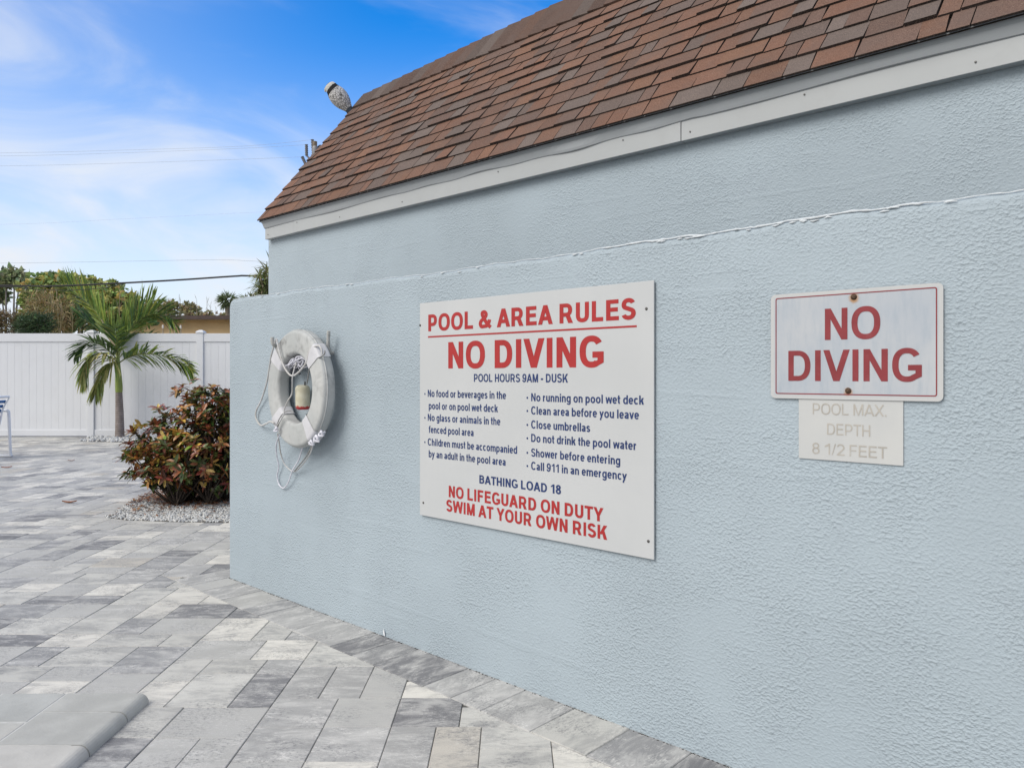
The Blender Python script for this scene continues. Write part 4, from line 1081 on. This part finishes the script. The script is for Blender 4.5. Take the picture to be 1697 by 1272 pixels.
PAL_O = [(0.567, 0.266, 0.0562), (0.621, 0.378, 0.075), (0.405, 0.196, 0.0625), (0.486, 0.35, 0.0875), (0.378, 0.28, 0.0875)]
PAL_R = [(0.2639, 0.0599, 0.0394), (0.2018, 0.0731, 0.0428), (0.3105, 0.1197, 0.0506), (0.1475, 0.0599, 0.036), (0.2329, 0.133, 0.0506)]
hot = [(cz(285,705,-.25), .20), (cz(312,746,-.25), .13), (cz(228,768,-.3), .14), (cz(310,645), .10), (cz(245,716,-.2), .15)]
for tp, q in tips:
    hotness = max([max(0, 1-(tp-h).length/(rad_*1.6)) for h, rad_ in hot])
    z_ = r.random()
    if z_ < hotness*.9: pal = PAL_O+PAL_O+PAL_R+PAL_G[:1]
    elif z_ < .45+hotness*.3: pal = PAL_R+PAL_R+PAL_O[2:]+PAL_D[:1]
    elif z_ < .62: pal = PAL_G+PAL_D+PAL_O[3:]
    else: pal = PAL_D+PAL_R[1:3]
    ax_ = ((tp-cz(315,790))*.6+Vector((0,0,.30))+rvec(r)*.35).normalized()
    nl = r.randint(8, 12)
    for k in range(nl):
        a = 2.4*k+r.uniform(-.3,.3); o_ = ax_.orthogonal().normalized(); o_ = Quaternion(ax_, a) @ o_
        d_ = o_*r.uniform(.7, 1.1)+ax_*r.uniform(-.1, .95)
        leafblade(lv, CI@(tp-ax_*r.uniform(0, .045)), d_, ax_, r.uniform(.055, .10), r.uniform(.012, .0175), jit(r.choice(pal), r, .3), r.uniform(.2, .9), 4, .42)
    if r.random() < .30:                              # twig back to a stem
        b_ = min(base_pts, key=lambda b: (b-tp).length*r.uniform(.8, 1.3))
        mid = b_.lerp(tp, .5)+Vector((r.uniform(-.05,.05), r.uniform(-.05,.05), r.uniform(-.08,.02)))
        mid.x = b_.x+(tp.x-b_.x)*.35
        stm.tube([CI@p for p in bez([b_, mid, tp], 6)], [.011-.008*i/12 for i in range(13)], 6)
for b_ in base_pts:
    top = b_+Vector((r.uniform(-.15,.2), r.uniform(-.1,.1), r.uniform(.45,.7))); stm.tube([CI@p for p in bez([b_-Vector((0,0,.02)), b_.lerp(top, .4)+Vector((r.uniform(-.05,.05),0,0)), top], 6)], [.019-.009*i/12 for i in range(13)], 8)
lv.build('foliage', M_WAXY, cro); stm.build('stems', M_BARKD, cro)

# ------------------------------------------------------------------ lounge chair at the left edge
chY = ground(16, 757).y
ch = empty('strap_chair', Matrix.Translation((at(16, 757, chY).x, chY-.56, 0))); tag(ch, 'white tube patio chair with blue straps at the left edge', 'chair')
M_CH = mat_plain('chair_white', (.74,.745,.76), .35, .02, 5, spec=.4); M_ST = mat_plain('strap_blue', (.045,.16,.40), .45, .15, 6, spec=.4)
rt = .020; dep = .56; zA = CAMH-(680-HY)/FPX*chY; zB = CAMH-(657-HY)/FPX*chY; zS = .40
for y_ in (0, dep):
    b = MB(); b.tube(bez([(-.66, y_, rt), (-.02, y_, rt), (.012, y_, rt+.012), (.008, y_, .10), (-.012, y_, zA-.06), (-.03, y_, zA-.012), (-.07, y_, zA), (-.58, y_, zA+.02), (-.64, y_, zA-.03), (-.655, y_, .40), (-.67, y_, rt+.03), (-.66, y_, rt)], 6), rt, 10); b.build('side_frame', M_CH, ch)
b = MB()
for y_ in (.06, dep-.06): b.tube(bez([(-.66, y_, zS+.02), (-.25, y_, zS-.03), (-.13, y_, zS+.05), (-.065, y_, zA+.02), (.022, y_, zB-.02), (.018, y_, zB)], 6), .015, 8)
b.tube([(.020, .05, zB), (.020, dep-.05, zB)], .018, 8); b.tube([(-.66, .04, zS+.02), (-.66, dep-.04, zS+.02)], .016, 8); b.tube([(-.2, 0, zS-.06), (-.2, dep, zS-.06)], .014, 8)
b.build('seat_frame', M_CH, ch)
path = bez([(-.64, 0, zS+.025), (-.25, 0, zS-.02), (-.135, 0, zS+.05), (-.07, 0, zA+.02), (.012, 0, zB-.035)], 10)
k = 0; acc = 0
for i in range(1, len(path)):
    sg = path[i]-path[i-1]; acc += sg.length
    if acc > .060:
        acc = 0; p = path[i]; d_ = sg.normalized(); nn = Vector((-d_.z, 0, d_.x)); s_ = MB(); hw_ = .024
        vs = []
        for y_ in (.035, dep-.035):
            for dd, nv in ((-hw_, -.004), (-hw_, .004), (hw_, .004), (hw_, -.004)): q = p+d_*dd+nn*(nv+.016); vs.append((q.x, y_, q.z))
        s_.add(vs, [(0,1,5,4),(1,2,6,5),(2,3,7,6),(3,0,4,7),(0,3,2,1),(4,5,6,7)]); s_.build('strap', M_ST, ch)

# ------------------------------------------------------------------ neighbouring house
HYY = 24.0; hz_t = CAMH+(HY-524)/FPX*HYY; hz_m = CAMH+(HY-530.5)/FPX*HYY; hx = at(212, 500, HYY).x
nh = empty('neighbour_house', Matrix.Translation((hx, HYY, 0))); tag(nh, 'low tan house with a flat dark brown roof edge beyond the fence', 'house')
b = MB(); b.box((0, 0, -.03), (13, 7, hz_m)); b.build('wall', mat_plain('tan_stucco', (.60,.43,.235), .85, .08, 2, .3, 60), nh)
b = MB(); b.box((-.35, -.35, hz_m+.003), (13.35, 7.35, hz_t)); b.build('roof', mat_plain('brown_fascia', (.085,.060,.055), .7, .15, 5), nh)
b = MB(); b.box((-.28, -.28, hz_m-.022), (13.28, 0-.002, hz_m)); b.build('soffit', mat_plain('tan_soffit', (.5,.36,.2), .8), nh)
stakes = [(270,665,740), (347,668,745), (406,672,738), (470,668,745)]
labs = ['tan garden stake with white tip, leftmost of the four by the tan house', 'tan garden stake with white tip, second from left by the tan house', 'tan garden stake with white tip, third from left by the tan house', 'tan garden stake with white tip, rightmost of the four by the tan house']
for (sx_, st_, sb_), lb in zip(stakes, labs):
    P = at(230+sx_/6.788, 440+st_/6.788, 21.5); q = empty('garden_stake', Matrix.Translation((P.x, 21.5, 0))); tag(q, lb, 'stake', 'white tipped garden stakes')
    b = MB(); b.tube([(0,0,-.05), (.01,0,P.z*.5), (0,0,P.z-.10)], .022, 6); b.build('shaft', mat_plain('stake_tan', (.42,.33,.22), .8), q)
    b = MB(); b.tube([(0,0,P.z-.10), (0,0,P.z-.02), (0,0,P.z)], [.026,.024,.012], 8); b.build('tip', mat_plain('stake_tip', (.78,.72,.62), .6), q)

# ------------------------------------------------------------------ trees and plants beyond the fence
def leafy(name, label, cat, base, blobs, n, L, wd, pal, Y, seed, bark=M_BARK, tr=.05, stems=6, droop=.3, up=.3, twig=True, group=None, mat=None, asp=.6, dens_out=.75):
    """blobs in photo pixels (cx, cy, rx, ry, dy); leaves in small sprays near the shell of each blob; limbs run to the blobs"""
    r = random.Random(seed); P0 = Vector((base[0], base[1], 0)); o = empty(name, Matrix.Translation(P0)); tag(o, label, cat, group)
    f = MB(); tkm = MB(); tot = sum(b[2]*b[3] for b in blobs); k_ = Y/FPX
    for (cx_, cy_, rx, ry, dy) in blobs:
        c_ = at(cx_, cy_, Y+dy)-P0
        s0_ = Vector((r.uniform(-.1,.1), r.uniform(-.1,.1), 0)); tkm.tube(bez([s0_-Vector((0,0,.05)), s0_.lerp(c_, .45)+Vector((0,0,c_.z*.12)), c_], 6), [tr*(1-.75*i/12) for i in range(13)], 7)
        m_ = int(n*rx*ry/tot)
        for j in range(m_//6):
            v = rvec(r); rad_ = r.uniform(0, 1)**(1-dens_out) if dens_out < 1 else 1
            q = c_+Vector((v.x*rx*k_*rad_, v.y*rx*k_*rad_*.9, v.z*ry*k_*rad_))*r.uniform(.82, 1.18)
            if twig and r.random() < .25: tkm.tube([c_.lerp(q, .35), c_.lerp(q, .7)+rvec(r)*.04, q], [tr*.22, tr*.16, tr*.08], 4)
            tone = r.choice(pal)
            for i in range(6):
                d_ = (v*.6+rvec(r)+Vector((0,0,up))); leafblade(f, q+rvec(r)*L*.5, d_, rvec(r)+Vector((0,-.4,.6)), L*r.uniform(.7,1.2), wd*r.uniform(.8,1.2), jit(tone, r, .3), droop*r.uniform(.3,1.6), 2, asp)
    tkm.build('trunk', bark, o); f.build('crown', mat or M_LEAF, o); return o
SG = [(0.2588, 0.353, 0.1099), (0.1979, 0.2824, 0.0942), (0.3653, 0.4376, 0.1414), (0.487, 0.466, 0.1569), (0.137, 0.2117, 0.0816), (0.6089, 0.48, 0.1727)]
Y1 = 19.5
leafy('sea_grape_tree', 'broad rounded sea grape tree with olive leaves beyond the fence', 'tree', (at(120,550,Y1).x, Y1), [(75,490,38,28,0),(105,485,40,30,.2),(140,492,42,30,.1),(175,500,38,28,0),(205,510,34,26,-.2),(60,510,26,22,.2),(160,522,60,26,-.3),(100,525,44,24,-.2),(228,528,26,18,0),(118,466,20,9,.1),(62,462,16,8,.2),(92,460,16,7,.1),(185,476,12,8,0),(150,470,16,8,.1)], 8200, .125, .052, SG, Y1, 31, stems=8, tr=.06, asp=.45)
leafy('slender_tree', 'small tufted tree on two thin bare trunks at the far left edge', 'tree', (at(17,550,21.5).x, 21.5), [(10,463,16,10,0),(24,458,12,9,0),(32,466,10,8,.1),(3,492,9,9,.3),(-8,470,14,12,.2)], 900, .17, .055, [(.27,.31,.16),(.31,.35,.18),(.2,.24,.13)], 21.5, 32, bark=mat_plain('grey_bark', (.22,.20,.18), .9, .3, 12), tr=.055)
leafy('dry_bush', 'brown dried bush above the fence at the far left edge', 'bush', (at(10,550,18.2).x, 18.2), [(8,535,24,20,0),(35,540,18,14,.1),(-14,530,20,20,0)], 1300, .13, .012, [(.17,.12,.055),(.22,.155,.07),(.12,.09,.045),(.14,.12,.05)], 18.2, 33, tr=.025)
leafy('green_bush', 'dark green needle leaved bush just above the fence top', 'bush', (at(58,550,17.2).x, 17.2), [(55,540,26,17,0),(72,536,16,14,0),(42,545,14,12,0)], 1900, .15, .008, [(.055,.10,.04),(.075,.125,.05),(.045,.08,.035)], 17.2, 34, tr=.03, up=.5)
leafy('reed_clump', 'tall clump of browning reed grass with pale stalks before the sea grape', 'reeds', (at(85,550,18.4).x, 18.4), [(70,505,20,24,0),(95,512,24,26,0),(85,532,34,18,-.1),(60,520,14,16,0),(108,535,20,14,0)], 1700, .24, .010, [(.38,.28,.13),(.28,.22,.10),(.46,.35,.19),(.2,.19,.08),(.3,.26,.1)], 18.4, 35, bark=mat_plain('reed_stalk', (.34,.27,.15), .8, .2, 20), tr=.014, droop=.9, up=.7)
def stalks(name, label, cat, Y, xs, seed, mat, r0=.012):
    r = random.Random(seed); o = empty(name, Matrix.Translation((at(sum(q[0] for q in xs)/len(xs), 0, Y).x, Y, 0))); tag(o, label, cat); b = MB(); lf = MB()
    for (x_, yt) in xs:
        P = at(x_, yt, Y+r.uniform(-.3,.3))-o.location; B = Vector((P.x+r.uniform(-.12,.12), P.y, -.05))
        b.tube(bez([B, B.lerp(P, .5)+Vector((r.uniform(-.05,.05),0,0)), P], 5), [r0*(1-.6*i/10) for i in range(11)], 5)
        for k in range(9):
            q = B.lerp(P, r.uniform(.72, 1.0)); leafblade(lf, q, Vector((r.uniform(-.4,.4), r.uniform(-.3,.3), 1.1)), rvec(r), r.uniform(.15,.35), .008, jit((.26,.22,.12), r, .3), r.uniform(0,.5), 2)
    b.build('stalks', mat, o); lf.build('leaves', M_LEAF, o)
stalks('cane_stalks', 'thin upright tan canes rising in front of the sea grape', 'canes', 17.6, [(93,478),(80,490),(102,500),(132,498),(198,482),(120,505),(60,495),(86,486),(143,500)], 36, bpy.data.materials['reed_stalk'], .010)
stalks('dry_stalks', 'sparse thin bare stalks standing above the flat brown roof', 'stalks', 33.0, [(262,512),(297,487),(299,500),(326,497),(326,512),(343,494),(349,505),(333,508),(276,500),(316,502),(310,512),(358,512)], 37, mat_plain('dry_stalk', (.20,.18,.16), .9), .016)
leafy('scrub_bush', 'low olive and brown scrub showing over the flat brown roof', 'bush', (at(295,520,34).x, 34), [(265,515,18,10,0),(285,512,16,12,0),(312,514,10,12,0),(318,520,14,8,0),(335,523,12,6,0),(362,525,10,4,0),(245,512,18,14,0)], 1500, .20, .05, [(.28,.26,.12),(.20,.21,.09),(.38,.28,.17),(.3,.27,.13)], 34, 38, tr=.05)
# fan palm far behind
fpY = 36.0; fp = at(377, 499, fpY); o = empty('fan_palm', Matrix.Translation((fp.x, fpY, 0))); tag(o, 'distant round headed fan palm just left of the low wall end', 'palm tree')
b = MB(); b.tube([(0,0,-.05), (.05,0,fp.z*.5), (0,0,fp.z-.1)], [.14,.12,.11], 10); b.build('trunk', M_BARK, o)
r = random.Random(39); f = MB()
for i in range(46):
    v = rvec(r); v.z = v.z*.75+.15; hub = Vector((0,0,fp.z))+v*r.uniform(.1,.25)
    for k in range(12):
        d_ = v+rvec(r)*.55; leafblade(f, hub, d_, rvec(r), r.uniform(.28,.46), .020, jit(r.choice([(.16,.2,.10),(.2,.24,.11),(.11,.15,.08)]), r, .25), .35, 2, .6)
f.build('crown', M_LEAF, o)
# narrow leaved plant rising behind the low wall end
npY = 8.6; nb = at(436, 560, npY); o = empty('dragon_plant', Matrix.Translation((nb.x, npY, 0))); tag(o, 'leggy plant with narrow strap leaves and tan stems behind the low wall', 'plant')
r = random.Random(41); f = MB(); st_ = MB(); q0 = o.location
zz8 = lambda x, y, dy=0: at(370+x/7.48, 430+y/7.48, npY+dy)-q0
stems_ = [[(500,470),(485,330),(470,240),(440,190)], [(510,470),(505,330),(520,200),(540,110)], [(490,470),(460,400),(450,330)], [(520,470),(540,300),(575,160),(590,60)], [(530,470),(545,420),(600,380),(640,300)]]
for sx in stems_:
    pp = [zz8(x_, y_, r.uniform(-.1,.1)) for x_, y_ in sx]; full = [Vector((pp[0].x+.05, pp[0].y, -.02)), pp[0]]+pp[1:]
    st_.tube(bez(full, 5), .011, 6)
    c_ = bez(pp, 6)
    for q in c_:
        for k in range(7):
            d_ = Vector((r.uniform(-1,1), r.uniform(-1,1), r.uniform(-.2,.9))); leafblade(f, q, d_, Vector((0,0,1))+rvec(r)*.3, r.uniform(.09,.19), .0075, jit(r.choice([(.22,.28,.10),(.17,.23,.08),(.28,.31,.14),(.34,.30,.17)]), r, .25), r.uniform(.4,1.4), 3, .7)
for x_ in range(265, 560, 16):
    q = zz8(x_+r.uniform(-5,5), 470-(x_-265)*.06, r.uniform(-.2,.2))
    for k in range(8): leafblade(f, q-Vector((0,0,.07)), Vector((r.uniform(-.8,.8), r.uniform(-.6,.6), r.uniform(.4,1))), rvec(r), r.uniform(.10,.17), .008, jit((.19,.23,.11), r, .3), .6, 3, .7)
    st_.tube([Vector((q.x, q.y, -.02)), q-Vector((0,0,.06))], .006, 5)
st_.build('stems', mat_plain('tan_stem', (.34,.28,.19), .8, .25, 20), o); f.build('leaves', M_LEAF, o)

# ------------------------------------------------------------------ utility pole and wires
UY = 36.0; ux = at(514, 250, UY); po = empty('utility_pole', Matrix.Translation((ux.x, UY, 0))); tag(po, 'wooden utility pole with insulators showing over the roof edge', 'utility pole')
zu = lambda x, y, dy=0: at(480+x/6.695, 110+y/6.695, UY+dy)-po.location
b = MB(); zt = zu(262, 905).z; b.tube([(.22,0,-.1), (.22,0,zt+.3)], [.17,.11], 10); b.build('pole', M_BARK, po)
b = MB(); b.tube([zu(182,985), zu(240,1040), Vector((.22,0,zt-.8))], .045, 6); b.tube([zu(150,1010), zu(185,1095), Vector((.22,0,zt-1.5))], .05, 6); b.tube([zu(240,988), zu(330,990)], .045, 6); b.build('crossarm', M_METALG, po)
M_INS = mat_plain('insulator_grey', (.13,.13,.14), .4, .2, 20)
for (xa, ya, xb_, yb) in ((186,870,188,985), (252,815,262,960), (140,1005,182,1095), (330,880,345,910)):
    b = MB(); p, q = zu(xa, ya), zu(xb_, yb); pts = [p.lerp(q, k/10) for k in range(11)]; b.tube(pts, [.055 if k % 2 else .085 for k in range(11)], 8); b.build('insulator', M_INS, po)
b = MB(); p = zu(285, 955); b.lathe([(.14,-.28),(.16,-.2),(.16,.2),(.13,.28)], 14, Matrix.Translation(p)); b.build('transformer_can', M_METALG, po)
def wire(label, pts, Y, r_, col=(.10,.10,.11), group='overhead wires'):
    ys = Y if isinstance(Y, (list, tuple)) else [Y]*len(pts)
    b = MB(); b.tube(bez([at(x_, y_, yy_) for (x_, y_), yy_ in zip(pts, ys)], 10), r_, 6); o = b.build('overhead_wire', mat_plain('wire_dark', col, .6)); tag(o, label, 'wire', group)
PT = lambda x, y: (480+x/6.695, 110+y/6.695)
wire('topmost thin wire running left from the pole insulators', [(-500,258),(0,253.5),(200,249),(400,242.5),PT(252,815)], UY, .0050, (.42,.47,.54))
wire('thin wire just under the topmost one', [(-500,263),(0,258.5),(200,253.5),(400,246),PT(186,870)], UY, .0050, (.42,.47,.54))
wire('third thin wire down, meeting the lowest pole insulator', [(-500,279),(0,275),(200,270.5),(400,264),PT(140,1005)], UY, .0050, (.42,.47,.54))
wire('faint wire crossing the pale sky halfway down', [(-500,380),(0,372),(200,363),(420,352),(700,340)], 40, .004, (.55,.6,.66))
wire('fine wire low in the sky just above the thick cable', [(-500,440),(0,436),(200,433),(360,430.5),(430,433),(640,440)], 32, .0055, (.40,.45,.50))
wire('thick black cable sagging across the treetops', [(-500,466),(0,473),(90,473.8),(200,469),(300,463.5),(390,457.5),(420,457),(600,460)], [14]*8, .016, (.025,.024,.025))
wire('thin black cable running just below the thick one over the trees', [(-500,470),(0,475),(40,478.5),(110,481),(170,477),(205,470)], [14.2]*6, .006, (.03,.03,.03))

# ------------------------------------------------------------------ bird on the roof end
up_w = (-N)*math.cos(SL)+Vector((0,0,1))*math.sin(SL)
foot = wpt(a_r, ez, -ey)+up_w*on_slope(591,180)[1]
BYd = foot.y+.02
zz5 = lambda x, y, dy=0: at(480+x/6.695, 110+y/6.695, BYd+dy)
head, tail = zz5(428,196), zz5(705,535,.03)
bo = empty('perched_bird', Matrix.Translation(zz5(690,535))); tag(bo, 'speckled white and grey bird with a black collar leaning off the roof edge', 'bird')
BL = (tail-head).length
# local frame: z from tail to head
zax = (head-tail).normalized(); xax = -zax.cross(Vector((0,1,0))).normalized(); yax = zax.cross(xax)
BMx = Matrix((xax, yax, zax)).transposed().to_4x4()
sec_ = [(-.04,.014),(.0,.024),(.08,.028),(.16,.032),(.24,.044),(.33,.060),(.44,.072),(.55,.077),(.66,.075),(.74,.068),(.80,.060),(.86,.055),(.91,.052),(.96,.044),(.985,.030),(1.0,.012)]
body = MB(); nb_ = 24; vs = []
for (z_, r_) in sec_:
    rq = r_*(1.10 if z_ > .12 else 1.5)
    for k in range(nb_):
        a = 2*math.pi*k/nb_; fx = rq; vs.append((fx*math.cos(a), rq*.9*math.sin(a), z_*BL))
ml = len(sec_)
body.add(vs, [(i*nb_+k, i*nb_+(k+1)%nb_, (i+1)*nb_+(k+1)%nb_, (i+1)*nb_+k) for i in range(ml-1) for k in range(nb_)], smooth=True)
body.add(vs[:nb_], [tuple(range(nb_))[::-1]]); body.add(vs[-nb_:], [tuple(range(nb_))])
t = NT('bird_plumage'); v = t.coord(); sp = t.n('ShaderNodeSeparateXYZ'); t.l(v, sp.inputs[0])
vo = t.n('ShaderNodeTexVoronoi', feature='DISTANCE_TO_EDGE'); vo.inputs['Scale'].default_value = 58; t.l(t.coord(scale=(1,1,.75)), vo.inputs['Vector'])
c = t.mix(t.rng(vo.outputs['Distance'], .02, .16), (.09,.088,.085), (.56,.55,.54)); c = t.mix(t.math('MULTIPLY', t.rng(t.noise(v, 60, 5), .4, .7), .4), c, (.60,.59,.58))
zz_ = t.math('DIVIDE', sp.outputs['Z'], BL)
wob = t.math('ADD', zz_, t.math('MULTIPLY', t.math('SUBTRACT', t.noise(v, 30, 3), .5), .03))
zs_ = t.math('ADD', wob, t.math('MULTIPLY', sp.outputs['X'], -.35))
c = t.mix(t.rng(wob, .20, .17), c, (.05,.06,.075))
c = t.mix(t.math('MULTIPLY', t.rng(zs_, .750, .765), t.rng(zs_, .872, .860)), c, (.012,.012,.014))
hd_ = t.rng(zs_, .865, .88)
c = t.mix(hd_, c, (.50,.49,.45)); c = t.mix(t.rng(wob, .965, .975), c, (.06,.055,.05))
M_BIRD = t.fin(c, .75, t.bump(vo.outputs['Distance'], .4, .01), .2)
# beak and folded wing tips are grown from the same mesh
TI = Matrix.Translation(tail-bo.location) @ BMx
side = -1.0
for sgn in (1,):
    b0 = Vector((-.052, .0, BL*.92)); 
    pts = [Vector((-.030,0,BL*.945)), Vector((-.052,0,BL*.93)), Vector((-.064,0,BL*.905)), Vector((-.066,0,BL*.88))]
    body.tube(pts, [.018,.014,.008,.003], 8)
bdo = body.build('body', M_BIRD, bo, TI)
lg = MB()
for dx in (-.02, .03):
    p = TI @ Vector((dx, .03, BL*.12)); lg.tube([p, bo.matrix_world.inverted() @ (zz5(690+dx*400, 545, .03))], .008, 6)
lg.build('legs', mat_plain('bird_leg', (.45,.42,.36), .6), bo)
